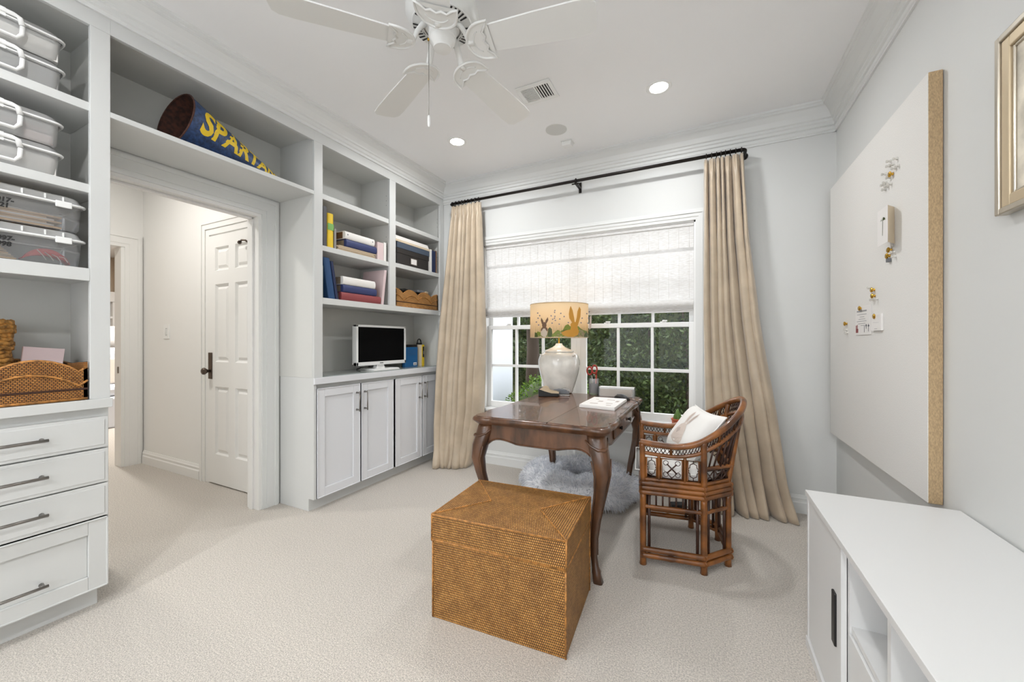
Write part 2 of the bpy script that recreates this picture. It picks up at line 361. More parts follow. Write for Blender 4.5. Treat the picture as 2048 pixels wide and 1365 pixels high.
# ------------------------------------------------------------------ window
cw = .071
m = MB()
for a, b, t in ((0, .3, .014), (.3, .62, .018), (.62, .72, .024), (.72, 1, .02)):
    m.box(ox1+a*cw, YW-t, .53, ox1+b*cw, YW, oz1+b*cw*1.15).box(ox0-b*cw, YW-t, .53, ox0-a*cw, YW, oz1+b*cw*1.15)
    m.box(ox0-a*cw, YW-t, oz1+a*cw*1.15, ox1+a*cw, YW, oz1+b*cw*1.15)
slab(m.build('trim_9', 'trim'), 'white stepped casing around the window', 'trim')
m = MB().box(ox0-cw-.02, YW-.06, .512, ox1+cw+.02, YW+.06, .535).box(ox0-cw, YW-.02, .44, ox1+cw, YW, .512).box(ox0-cw, YW-.026, .425, ox1+cw, YW, .445)
sill = slab(m.build('trim_10', 'trim', bev=.004), 'white window stool and apron below the panes', 'trim')
# jamb lining
m = MB().box(ox0, YW, .535, ox0+.012, YW+.15, oz1).box(ox1-.012, YW, .535, ox1, YW+.15, oz1).box(ox0, YW, oz1-.012, ox1, YW+.15, oz1)
m.box(-.998, YW+.05, .535, -.962, YW+.15, oz1)
slab(m.build('trim_11', 'white'), 'white jamb lining and centre mullion of the window', 'trim')
def sash(root, xa, xb, ga, gb, y0, y1, z0, z1, g0, g1, nm):
    m = MB().box(xa, y0, z0, ga, y1, z1).box(gb, y0, z0, xb, y1, z1).box(ga, y0, z0, gb, y1, g0).box(ga, y0, g1, gb, y1, z1)
    fr = m.build(nm, 'white', root, bev=.003)
    pw = (gb-ga)/3; zm = (g0+g1)/2; t = .010
    for k in (1, 2): B(ga+k*pw-t, y0+.004, g0, ga+k*pw+t, y1-.004, g1).build('muntin', 'white', fr)
    B(ga, y0+.005, zm-.012, gb, y1-.005, zm+.012).build('muntin', 'white', fr)
    for i in range(3):
        for z_0, z_1 in ((g0, zm-.012), (zm+.012, g1)):
            xa_ = ga+i*pw+(t if i else 0); xb_ = ga+(i+1)*pw-(t if i < 2 else 0); ym = (y0+y1)/2
            MB().add([(xa_, ym, z_0), (xb_, ym, z_0), (xb_, ym, z_1), (xa_, ym, z_1)], [(0, 1, 2, 3)]).build('pane', 'glass', fr)
    return fr
for nm, xa, xb, ga, gb, side in (('window_1', ox0+.012, -.998, -1.852, -1.05, 'left'), ('window_2', -.962, ox1-.012, -.912, -.104, 'right')):
    r = bpy.data.objects.new(nm, None); C.objects.link(r); r.location = ((xa+xb)/2, YW+.07, .535); r['kind'] = 'structure'
    r['label'] = 'white double hung sash window on the %s behind the desk' % side; r['category'] = 'window'
    lo = sash(r, xa, xb, ga, gb, YW+.05, YW+.085, .537, 1.318, .59, 1.28, 'lower_sash')
    up = sash(r, xa, xb, ga, gb, YW+.09, YW+.125, 1.282, oz1-.012, 1.32, 2.03, 'upper_sash')
    for k in (.25, .75): MB().box(xa+(xb-xa)*k-.022, YW+.055, 1.318, xa+(xb-xa)*k+.022, YW+.08, 1.326).box(xa+(xb-xa)*k-.006, YW+.045, 1.326, xa+(xb-xa)*k+.03, YW+.07, 1.336).build('sash_lock', 'white', lo, bev=.002)
    MB().tube([((xa+xb)/2-.05, YW+.046, .56), ((xa+xb)/2-.045, YW+.03, .562), ((xa+xb)/2+.045, YW+.03, .562), ((xa+xb)/2+.05, YW+.046, .56)], .005, 6).build('sash_lift', 'white', lo)
# woven roman shade
rs = thing('roman_shade', 'pale woven roman shade pulled halfway down the window', 'window shade', ((ox0+ox1)/2, YW+.02, oz1-.02))
sx0, sx1 = ox0+.014, ox1-.014
def ribbon(prof, name, m, parent, n=1):
    mb = MB(); rows = [[(sx0, y, z), (sx1, y, z)] for y, z in prof]
    return mb.loft(rows, closed=False, cap=False, smooth=True).build(name, m, parent)
ribbon([(YW+.026, 1.90), (YW+.030, 1.8), (YW+.030, 1.50), (YW+.026, 1.47)], 'shade_panel', 'shade_weave', rs)
mb = MB()
for k in range(25):
    x = sx0+.03+k*(sx1-sx0-.06)/24; mb.tube([(x, YW+.0285, 1.885), (x, YW+.0285, 1.50)], .0007, 4).tube([(x, YW+.0085, 2.07), (x, YW+.0085, 1.886)], .0007, 4)
th_ = mb.build('warp_threads', 'book_white', rs); th_['kind'] = 'stuff'
ribbon([(YW+.012, 2.072), (YW+.010, 2.0), (YW+.010, 1.885)], 'valance', 'shade_weave', rs)
for z0, z1, y in ((1.49, 1.425, -.012), (1.47, 1.412, -.004), (1.455, 1.40, .004), (1.44, 1.392, .012)):
    pr = [(YW+.026, z0)]+[(YW+.02+y-.020*math.sin(PI*k/8)**.7, z0+(z1-z0)*k/8) for k in range(1, 8)]+[(YW+.024, z1)]
    ribbon(pr, 'fold', 'shade_weave', rs)
B(sx0, YW+.004, oz1-.035, sx1, YW+.045, oz1-.012).build('headrail', 'shade_weave', rs)

# ------------------------------------------------------------------ hallway door, switch
dr = bpy.data.objects.new('door_1', None); C.objects.link(dr); dr.location = (-3.33, 1.78, 0); dr['kind'] = 'structure'
dr['label'] = 'white six panel door with bronze knob in the hallway'; dr['category'] = 'door'
DX0, DX1, DT = -3.667, -3.00, 2.03
rows = [(.25, .80), (1.0, 1.63), (1.74, 1.93)]; cols = [(DX0+.10, DX0+.29), (DX0+.38, DX0+.57)]
yf = 1.772
m = MB()
zs = [.012]+[z for r in rows for z in r]+[DT]
for k in range(0, len(zs), 2): m.box(DX0, yf, zs[k], DX1, 1.80, zs[k+1])
for z0, z1 in rows: m.box(DX0, yf, z0, cols[0][0], 1.80, z1).box(cols[0][1], yf, z0, cols[1][0], 1.80, z1).box(cols[1][1], yf, z0, DX1, 1.80, z1)
m.build('slab', 'hallwall', dr)
for z0, z1 in rows:
    for a, b in cols:
        e = .022; y1_ = yf+.016
        q = lambda x0, x1, za, zb, y: [(x0, y, za), (x1, y, za), (x1, y, zb), (x0, y, zb)]
        mb = MB().loft([q(a, b, z0, z1, yf), q(a+.012, b-.012, z0+.012, z1-.012, y1_), q(a+e, b-e, z0+e, z1-e, y1_), q(a+e+.02, b-e-.02, z0+e+.02, z1-e-.02, yf+.004)], cap=False, smooth=False)
        mb.add(q(a+e+.02, b-e-.02, z0+e+.02, z1-e-.02, yf+.004), [(0, 1, 2, 3)]); mb.build('panel', 'hallwall', dr)
pl = B(DX0+.012, yf-.008, .86, DX0+.062, yf, 1.075).build('lock_plate', 'bronze', dr, bev=.002)
MB().tube([(DX0+.037, yf-.005, .925), (DX0+.037, yf-.022, .925), (DX0+.037, yf-.032, .925), (DX0+.037, yf-.045, .925), (DX0+.037, yf-.058, .925), (DX0+.037, yf-.066, .925), (DX0+.037, yf-.068, .925)], [.012, .011, .018, .028, .027, .016, .004], 16).build('knob', 'bronze', dr)
for z in (.28, 1.08, 1.83): MB().cyl((DX1-.05-.0, yf-.006, z-.05), (DX1-.05, yf-.006, z+.05), .008, 8).build('hinge', 'nickel', dr)
MB().tube([(-3.075, yf-.006, 1.905), (-3.10, yf-.03, 1.93), (-3.14, yf-.035, 1.935), (-3.165, yf-.03, 1.925)], .007, 8).tube([(-3.168, yf-.03, 1.925), (-3.18, yf-.03, 1.92)], .014, 8).build('door_stop', 'bronze', dr)
# casing of that door
m = MB()
for a, b, t in ((0, .4, .012), (.4, .75, .02), (.75, 1, .026)):
    m.box(DX0-.004-b*.12, 1.79-t, 0, DX0-.004-a*.12, 1.79, 2.045+b*.12).box(DX0-.004-a*.12, 1.79-t, 2.045+a*.12, XW-.125, 1.79, 2.045+b*.12)
slab(m.build('trim_12', 'hallwall'), 'white casing around the six panel hallway door', 'trim')
s = thing('light_switch', 'white light switch plate on the hallway wall', 'light switch', (-4.385, 1.79, 1.25))
B(-4.44, 1.784, 1.19, -4.335, 1.79, 1.318).build('plate', 'white', s, bev=.002)
B(-4.40, 1.780, 1.225, -4.372, 1.785, 1.283).build('rocker', 'trim', s, bev=.001)
MB().box(-4.40, 1.7835, 1.222, -4.372, 1.7842, 1.286).build('slot', 'greyplastic', s)

# ------------------------------------------------------------------ lights in the ceiling
for k, (x, y) in enumerate([(-.25, 2.56), (-1.74, 2.555), (-.25, .15), (-1.74, .15), (-.25, -1.5), (-1.74, -1.5)]):  # first two are in view; the other four are added to light the room
    lab = ['recessed ceiling light near the right side of the window', 'recessed ceiling light near the bookcase and left curtain', 'added unseen ceiling light above the viewer on the right', 'added unseen ceiling light before the drawer cabinet', 'added unseen ceiling light behind the viewer on the right', 'added unseen ceiling light behind the viewer on the left'][k]
    t = thing('recessed_light', lab, 'ceiling light', (x, y, H), 0, 'recessed ceiling lights')
    MB().lathe([(.052, 0), (.055, -.004), (.072, -.005), (.076, 0)], 28, (x, y, H), cap=False).build('trim_ring', 'white', t)
    MB().lathe([(.0, -.0015), (.052, -.0015)], 28, (x, y, H), cap=False).build('lens', 'bulbglow', t)
    area('can_lamp', (x, y, H-.012), .11, CAN_POWER*(.62 if y > 2 else .52 if y > 0 else 1.9), (.97, .985, 1), spread=PI*.97)
t = thing('recessed_light', 'added unseen ceiling light inside the hallway', 'ceiling light', (-3.7, .9, H), 0, 'recessed ceiling lights')  # fitting out of view, added with its light to brighten the hallway
MB().lathe([(.052, 0), (.055, -.004), (.072, -.005), (.076, 0)], 28, (-3.7, .9, H), cap=False).build('trim_ring', 'white', t)
MB().lathe([(.0, -.0015), (.052, -.0015)], 28, (-3.7, .9, H), cap=False).build('lens', 'bulbglow', t)
area('hall_fill_light', (-3.7, .9, H-.012), .16, HALL_POWER, (1, .965, .92))
area('sitting_room_fill_light', (-7.2, 1.9, H-.012), .3, 60, (1, .98, .95))  # no fixture here: light added so the far room is lit
# ================================================================== built-in shelves
XB = XC            # back of the shelves
def pull(parent, p0, p1, out, m='nickel'):      # bar handle with two posts
    p0, p1, out = Vector(p0), Vector(p1), Vector(out); d = (p1-p0).normalized()
    mb = MB().tube([p0+out, p1+out], .0062, 4, up=(0, 0, 1) if abs(d.z) < .5 else (0, 1, 0))
    for q in (p0+d*.012, p1-d*.012): mb.tube([q, q+out*.55, q+out], [.0085, .0055, .0062], 8)
    return mb.build('handle', m, parent)
def shaker(name, m, parent, x, y0, y1, z0, z1, fr=.062, flat=False):
    """door / drawer front on the plane x (front), facing +x"""
    t = .020; mb = MB()
    if flat:
        mb.box(x-t, y0, z0, x, y1, z1).box(x, y0+.012, z0+.012, x+.0025, y1-.012, z1-.012)
    else:
        mb.box(x-t, y0, z0, x, y0+fr, z1).box(x-t, y1-fr, z0, x, y1, z1).box(x-t, y0+fr, z0, x, y1-fr, z0+fr).box(x-t, y0+fr, z1-fr, x, y1-fr, z1)
        mb.box(x-t, y0+fr, z0+fr, x-.011, y1-fr, z1-fr)
        for a, b, c, d in ((y0, y1, z0, z0+.007), (y0, y1, z1-.007, z1), (y0, y0+.007, z0, z1), (y1-.007, y1, z0, z1)): mb.box(x-t, a, c, x+.004, b, d)
    return mb.build(name, m, parent, bev=.0022)
SH = .020
# ---- left tall bookcase
L0, L1 = -.62, .765
t = thing('bookcase', 'grey built in bookcase holding plastic storage bins', 'bookcase', ((XL+XB)/2, .1, .917))
B(XB-.012, L0, .917, XB, L1, H).build('back_panel', 'cabinside', t)
for y in (L0, L1-.023): B(XB, y, .917, XL-.02, y+.023, H).build('side_panel', 'cabinside', t)
m = MB().box(XL-SH, .701, .917, XL, L1, 2.536).box(XL-SH, L0, .917, XL, L0+.06, 2.536).box(XL-SH, L0, 2.536, XL, L1, H).box(XL-SH, L0+.06, 1.429, XL, .701, 1.483)
m.build('face_frame', 'cab', t, bev=.0015)
B(XB, L0+.02, 2.56, XL-SH, L1-.02, 2.585).build('top_panel', 'cabinside', t)
for z in (2.204, 1.849): B(XB, L0+.02, z-.037, XL-.012, L1-.024, z).build('shelf', 'cab', t, bev=.0015)
B(XB, L0+.02, 1.445, XL-SH, L1-.024, 1.482).build('shelf', 'cab', t)
# ---- bridge over the doorway
t = thing('overdoor_shelf', 'grey open shelf niche bridging the hallway opening', 'shelf', ((XL+XB)/2, 1.27, 2.17))
B(XB, L1, 2.168, XL, 1.777, 2.193).build('shelf', 'cab', t, bev=.0015)
B(XB-.012, L1, 2.18, XB, 1.777, H).build('back_panel', 'cabinside', t)
B(XB, L1, 2.56, XL-SH, 1.777, 2.585).build('top_panel', 'cabinside', t)
B(XL-SH, L1, 2.536, XL, 1.777, H).build('face_frame', 'cab', t)
# ---- right bookcase
R0, R1 = 1.777, 3.247
t = thing('bookcase', 'grey built in bookcase with albums, boxes and a computer screen', 'bookcase', ((XL+XB)/2, 2.5, .917))
B(XB-.012, R0, .917, XB, R1, H).build('back_panel', 'cabinside', t)
for y0, y1, z0 in ((R0, R0+.022, .917), (2.511, 2.534, 1.45), (R1-.03, R1, .917)): B(XB, y0, z0, XL-SH, y1, H).build('side_panel', 'cabinside', t)
m = MB().box(XL-SH, R0, .917, XL, 1.8435, 2.536).box(XL-SH, 2.487, 1.472, XL, 2.558, 2.536).box(XL-SH, 3.182, .917, XL, R1, 2.536).box(XL-SH, R0, 2.536, XL, R1, H).box(XL-SH, 1.8435, 1.428, XL, 3.182, 1.472)
m.build('face_frame', 'cab', t, bev=.0015)
B(XB, R0+.02, 2.56, XL-SH, R1-.02, 2.585).build('top_panel', 'cabinside', t)
for z, a, b in ((2.2, R0+.022, 2.511), (1.839, R0+.022, 2.511), (2.208, 2.534, R1-.03), (1.847, 2.534, R1-.03)): B(XB, a+.002, z-.037, XL-.012, b-.002, z).build('shelf', 'cab', t, bev=.0015)
B(XB, R0+.022, 1.435, XL-SH, R1-.03, 1.471).build('shelf', 'cab', t)
B(XL-.015, 3.165, 1.425, XL+.012, 3.2, 1.455).build('corner_block', 'cab', t, bev=.002)
for y in (1.8005, 2.5095, 2.5355, 3.2165):
    for z in (1.98, 2.02, 2.06, 2.33, 2.37, 2.41):
        if y > 2.2 and y != 2.5355: MB().cyl((XL-.06, y, z), (XL-.06, y-.002, z), .003, 6).build('peg_hole', 'greyplastic', t)
# ---- end panel beside the doorway
m = MB().prism([(XB, 0), (-2.432, 0), (-2.432, .085), (XL-.004, .085), (XL-.004, .9165), (XB, .9165)], 'y', R0, R0+.02)
# ---- base cabinets right
def base_cabinet(label, y0, y1, doors, end=None):
    t = thing('base_cabinet', label, 'cabinet', ((XL+XB)/2, (y0+y1)/2, 0), 0, 'base cabinets under the right bookcase')
    B(XB, y0, .085, XL-.021, y1, .873).build('body', 'cab', t)
    B(XB, y0, 0, -2.432, y1, .085).build('toe_kick', 'cab', t)
    if end: end.build('end_panel', 'cab', t, bev=.0015)
    for k, (a, b) in enumerate(doors):
        d = shaker('door', 'cabwhite', t, XL, a, b, .085, .843)
        hy = b-.032 if k == 0 else a+.032
        pull(d, (XL, hy, .635), (XL, hy, .788), (.032, 0, 0))
    return t
base_cabinet('white shaker base cabinet next to the hallway opening', R0+.02, 2.5415, [(1.80, 2.171), (2.184, 2.529)], m)
base_cabinet('white shaker base cabinet partly behind the left curtain', 2.5415, 3.247, [(2.554, 2.899), (2.911, 3.235)])
tag(MB().box(XB, R0+.0205, .873, XL-.004, 3.247, .917).box(XL-.0038, R0-.003, .873, XL+.012, 3.247, .917).build('countertop', 'cabwhite', bev=.002), 'white painted countertop under the computer screen', 'countertop')
tag(B(XB+.003, R0+.03, .917, XL-.022, 3.212, .923).build('glass_top', 'glass_counter', bev=.001), 'grey glass sheet lying on the bookcase countertop', 'glass top')
# ---- drawer cabinet left
t = thing('drawer_cabinet', 'grey four drawer base cabinet with bar pulls', 'cabinet', ((XL+XB)/2, .1, 0))
B(XB, L0, .088, XL-.021, L1, .877).build('body', 'cab', t)
B(XB, L0, 0, -2.432, L1-.025, .088).build('toe_kick', 'cab', t)
for z0, z1 in ((.09, .395), (.401, .543), (.549, .696), (.703, .838)):
    d = shaker('drawer', 'cab', t, XL, .14, .758, z0, z1, flat=z0 > .2)
    zc = z0+(z1-z0)*(.34 if z0 < .2 else .52)
    pull(d, (XL, .36, zc), (XL, .575, zc), (.032, 0, 0))
    shaker('drawer', 'cab', t, XL, -.60, .128, z0, z1, flat=z0 > .2)
tag(B(XB, L0, .877, XL+.014, L1+.004, .917).build('countertop', 'cab', bev=.002), 'grey painted countertop above the four drawers', 'countertop')

# ================================================================== things on the left shelves
def storage_bin(name, label, x1, y0, y1, z0, hgt, big=False, txt=None, fill=None, group=None):
    """lidded translucent bin; front on plane x1 facing +x"""
    x0 = x1-(.27 if big else .24); t = thing(name, label, 'storage bin', ((x0+x1)/2, (y0+y1)/2, z0), 0, group)
    zl = z0+hgt*.72; mt = 'binclear' if big else 'binplastic'
    def rr(e, z, r=.03):
        pts = []
        for cx, cy, a0 in ((x1-e-r, y1-e-r, 0), (x0+e+r, y1-e-r, 90), (x0+e+r, y0+e+r, 180), (x1-e-r, y0+e+r, 270)):
            for k in range(5): a = math.radians(a0+k*22.5); pts.append((cx+r*math.cos(a), cy+r*math.sin(a), z))
        return pts
    MB().loft([rr(.020, z0+.001), rr(.013, z0+.012), rr(.008, zl)], cap=False).add(rr(.02, z0+.002), [tuple(range(20))]).build('tub', mt, t)
    lid = MB().loft([rr(.002, zl-.004), rr(.0, zl+.001), rr(.0, zl+.010), rr(.008, zl+.013), rr(.016, z0+hgt-.008), rr(.026, z0+hgt-.001)], cap=False).add(rr(.026, z0+hgt-.001), [tuple(range(20))]).build('lid', 'binplastic', t)
    MB().tube(rr(.0, zl+.004), .0045, 6, closed=True).build('lid_rim', 'plastic_white', t)
    yc = (y0+y1)/2
    if not big:      # hinged loop handle on the front
        w_, zt, zb = .100, z0+hgt*.86, z0+hgt*.16
        MB().tube([(x1+.006, yc-w_, zt-.03), (x1+.006, yc-w_+.006, zt-.004), (x1+.006, yc-w_+.02, zt), (x1+.006, yc+w_-.02, zt), (x1+.006, yc+w_-.006, zt-.004), (x1+.006, yc+w_, zt-.03)], .009, 8, flat=.6, up=(0, 0, 1)).build('latch', 'plastic_white', t)
        MB().tube([(x1+.008, yc-w_, zt-.035), (x1+.008, yc-w_+.002, zb+.02), (x1+.008, yc-w_+.016, zb), (x1+.008, yc+w_-.016, zb), (x1+.008, yc+w_-.002, zb+.02), (x1+.008, yc+w_, zt-.035)], .0072, 8).build('handle', 'plastic_white', t)
        MB().box(x1-.001, yc-.06, zt-.02, x1+.004, yc+.06, zt+.012).build('latch_plate', 'plastic_white', t)
    else:
        B(x1-.004, y1-.092, zl-.014, x1+.006, y1-.045, zl+.012).build('latch', 'plastic_white', t, bev=.003)
        for yy in (y1-.24, y1-.18, y1-.12, y1-.07): B(x1-.012, yy, zl+.012, x1-.004, yy+.004, z0+hgt-.01).build('rib', 'plastic_white', t)
        MB().tube([(x1-.004, y1-.235, z0+.01), (x1-.004, y1-.24, zl)], .0025, 6).build('rib', 'plastic_white', t)
    if txt:
        mb = MB()
        for line, yy, zz, sz in txt:
            vs_, fs = text_mesh(line, sz, .1, .0012, 'RIGHT'); mb.add([(x1+(.0168 if not big else .0015), yy+p[0], zz+p[1]) for p in vs_], fs)
        mb.build('handwriting', 'ink', t)
    if fill: fill(t, x0+.02, x1-.016, y0+.02, y1-.02, z0+.006, zl-.01)
    return t
def fill_papers(t, x0, x1, y0, y1, z0, z1):
    for k in range(7):
        z = z0+k*.007; b = y1-.05-.02*(k % 3); B(x0+.01*(k % 2), y0, z, x1-.004*(k % 3), b, z+.006).build('papers', ('paper_tan', 'paper', 'paper_tan')[k % 3], t)
def fill_letters(t, x0, x1, y0, y1, z0, z1):
    for k in range(8): 
        z = z0+k*.0065; B(x0, y0, z, x1-.003*(k % 4), y1-.17-.006*k, z+.005).build('letters', ('paper_tan', 'beige', 'book_cream')[k % 3], t)
    rings = [[(x1-.012-.05*(1-math.cos(a)), y1-.155+.135*s_, z0+.004+(.055*math.sin(PI*min(1, s_*1.02))**.6)*(1 if i == 0 else .55)) for s_ in np.linspace(.02, .98, 14)] for i, a in enumerate(np.linspace(0, 1.5, 6))]
    MB().loft(rings, closed=False, cap=False).build('red_cloth', 'red_cloth', t, solid=.004)
    mb = MB()
    for q in range(4): mb.tube([(x1-.010, y1-.09+.02*q, z0+.012+.0*q), (x1-.0095, y1-.10+.02*q, z0+.03), (x1-.010, y1-.115+.02*q, z0+.05-.006*q)], .0016, 5)
    mb.build('piping', 'paper', t)
def fill_grey(t, x0, x1, y0, y1, z0, z1):
    B(x0, y0, z0, x1-.006, y1-.09, z0+.045).build('contents', 'paper_grey', t); B(x0, y1-.085, z0, x1-.004, y1-.01, z0+.035).build('contents', 'book_pink', t)
    B(x0, y1-.14, z0+.045, x1-.01, y1-.02, z0+.06).build('contents', 'book_mauve', t)
def fill_white(t, x0, x1, y0, y1, z0, z1):
    B(x0, y0, z0, x1-.004, y1, z1-.005).build('contents', 'book_white', t)
def fill_mid(t, x0, x1, y0, y1, z0, z1):
    B(x0, y0, z0, x1-.004, y1, z1-.03).build('contents', 'paper_grey', t)
g = 'translucent bins with white loop handles'
bx = XL-.03
storage_bin('storage_bin', 'frosted lidded bin on the top shelf, upper of its pair', bx, .20, .640, 2.330, .125, txt=[('n', .422, 2.425, .03)], fill=fill_white, group=g)
storage_bin('storage_bin', 'frosted lidded bin on the top shelf, lower of its pair', bx, .20, .640, 2.205, .125, txt=[('k', .420, 2.299, .03)], fill=fill_mid, group=g)
storage_bin('storage_bin', 'frosted bin with grey and pink contents on the second shelf', bx, .195, .635, 1.977, .127, fill=fill_grey, group=g)
storage_bin('storage_bin', 'frosted bin full of white paper on the second shelf', bx, .195, .635, 1.850, .127, fill=fill_white, group=g)
g = 'large clear bins of papers'
storage_bin('storage_bin', 'large clear bin of newspapers marked 2017-2021', XL-.022, .13, .698, 1.634, .148, True, [('2017-', .498, 1.704, .024), ('2021', .487, 1.683, .024)], fill_papers, g)
storage_bin('storage_bin', 'large clear bin of letters marked 1997-1998 with red cloth', XL-.022, .13, .698, 1.485, .148, True, [('1997-', .500, 1.557, .024), ('1998', .492, 1.535, .024)], fill_letters, g)

def wave_tray(name, label, x0, x1, y0, y1, z0, hgt, mt, nsc, dip, rot_items=None, band=True, lobe=None):
    """scalloped rattan tray, front on plane x1"""
    t = thing(name, label, 'basket', ((x0+x1)/2, (y0+y1)/2, z0)); th = .012
    def top(s): return hgt-dip*(1-abs(math.sin(PI*(s*nsc+.5)))**.75)
    N = 48
    for nm, P in (('front', lambda s, f: (x1-(0 if f else th)+.012*0, y0+s*(y1-y0))), ('back', lambda s, f: (x0+(0 if f else th), y0+s*(y1-y0)))):
        r = [[(*P(s, 1), z0), (*P(s, 1), z0+top(s)), (*P(s, 0), z0+top(s)), (*P(s, 0), z0)] for s in np.linspace(0, 1, N+1)]
        MB().loft(r, smooth=False).build(nm, mt, t, uv=lambda co, p: (co.y, co.z))
    for nm, y in (('side', y0), ('side', y1-th)):
        r = [[(x0+s*(x1-x0), y, z0), (x0+s*(x1-x0), y, z0+hgt*.9+.02*abs(s-.5)), (x0+s*(x1-x0), y+th, z0+hgt*.9+.02*abs(s-.5)), (x0+s*(x1-x0), y+th, z0)] for s in np.linspace(0, 1, 9)]
        MB().loft(r, smooth=False).build(nm, mt, t, uv=lambda co, p: (co.x, co.z))
    B(x0+th, y0+th, z0+.002, x1-th, y1-th, z0+.012).build('bottom', mt, t, uv=1)
    MB().tube([(x1-th/2, y0+s*(y1-y0), z0+top(s)) for s in np.linspace(0, 1, N+1)], .0065, 6).build('rim', 'rattan_edge', t)
    MB().tube([(x0+th/2, y0+s*(y1-y0), z0+top(s)) for s in np.linspace(0, 1, N+1)], .0065, 6).build('rim', 'rattan_edge', t)
    MB().tube([(x1-.002, y0, z0+.006), (x1-.002, y1, z0+.006)], .006, 6).build('foot_rim', 'rattan_edge', t)
    if band:
        B(x1-.002, y0, z0+hgt*.26, x1+.0015, y1, z0+hgt*.26+.008).build('dark_band', 'bamboo_dark', t)
        MB().tube([(x1+.001, y0+s*(y1-y0), z0+top(s)-hgt*.30-.008*math.sin(s*9)) for s in np.linspace(0, 1, N+1)], .004, 6).build('braid', 'rattan_edge', t)
    return t
wave_tray('rattan_tray', 'scalloped brown rattan tray of papers on the grey countertop', XL-.31, XL-.006, .06, .695, .918, .170, 'rattan_tray', 2.6, .055)
# papers in that tray
tag(MB().hexa([(-2.63, .12, 1.03), (-2.41, .12, 1.03), (-2.41, .58, 1.03), (-2.63, .58, 1.03)], [(-2.63, .12, 1.042), (-2.41, .12, 1.042), (-2.41, .58, 1.042), (-2.63, .58, 1.042)]).build('folder', 'pink_folder'), 'dusty pink folder lying in the rattan tray', 'folder')
tag(B(-2.63, .12, 1.043, -2.415, .53, 1.052).build('paper_stack', 'paper'), 'white papers beneath the pink folder edge in tray', 'paper')
tag(B(-2.62, .10, 1.053, -2.42, .60, 1.060).build('notebook', 'dark', bev=.002), 'thin dark notebook on top of the tray papers', 'notebook')
en = MB().hexa([(-2.57, .550, 1.062), (-2.555, .550, 1.062), (-2.540, .664, 1.062), (-2.555, .664, 1.062)], [(-2.615, .566, 1.147), (-2.600, .566, 1.147), (-2.586, .684, 1.134), (-2.601, .684, 1.134)])
tag(en.build('envelope_box', 'book_pink', bev=.002), 'pale lilac envelope propped up in the rattan tray', 'envelope')
tag(B(-2.50, .33, 1.061, -2.43, .50, 1.066).build('yellow_pad', 'book_cream'), 'cream note card beside the lilac envelope', 'card')
# tall hyacinth basket
t = thing('rope_basket', 'tall braided water hyacinth basket behind the rattan tray', 'basket', (-2.705+.09, .415, 1.0605))
for k in range(11):
    z = 1.0735+k*.0172; r = .112+.004*math.sin(k*1.7)+.0012*k
    MB().tube([(-2.615+r*math.cos(a)*.85, .415+r*math.sin(a), z+.004*math.sin(a*13+k)) for a in np.linspace(0, 2*PI, 40)[:-1]], .0115, 6, closed=True).build('braid', 'rope', t)
B(-2.66, .37, 1.0605, -2.57, .46, 1.078).build('base', 'rope', t)

# ---- megaphone
ap = Vector((-2.565, 1.735, 2.207)); bc = Vector((-2.512, 1.062, 2.343)); ax = (bc-ap); Ln = ax.length; ax.normalize()
t = thing('megaphone', 'blue metal megaphone lettered SPARTANS in yellow, lying on shelf', 'megaphone', (-2.5, 1.25, 2.193))
upv = Vector((0, 0, 1)); e2 = (upv-ax*upv.dot(ax)).normalized(); e1 = e2.cross(ax)     # e1 towards the room
RB = .151
def cone(s, a, off=0): 
    r = .012+(RB-.012)*s+off; return ap+ax*(Ln*s)+(e1*math.cos(a)+e2*math.sin(a))*r
N = 40
MB().loft([[cone(s, 2*PI*k/N) for k in range(N)] for s in (0, .1, .25, .5, .75, .92, 1)], cap=False).build('horn', 'navyblue', t)
MB().loft([[cone(s, 2*PI*k/N, -.002) for k in range(N)] for s in (0, .5, 1)], cap=False).build('inside', 'rust', t)
MB().tube([cone(1, 2*PI*k/N) for k in range(N)], .004, 6, closed=True).build('rim', 'rust', t)
MB().tube([cone(0, 2*PI*k/16) for k in range(16)], .004, 6, closed=True).build('mouthpiece', 'dark', t)
# which way is the room side: make e1 point to +x
sgn = 1 if e1.x > 0 else -1
vs_, fs = text_mesh('SPARTANS', 1.0, .12, .035)
wmax = max(p[0] for p in vs_)
def let(p):
    f = p[0]/wmax                        # 0 = S (big end) .. 1
    s = .93-.76*(1-(1-f)**1.3)
    hh = (p[1]-.35)                      # letter height about .7
    a = .10+.36*f+hh*(1.45+.2*f)
    if sgn < 0: a = PI-a
    return cone(s, a, .0012)
MB().add([let(p) for p in vs_], fs).build('lettering', 'yellow', t)

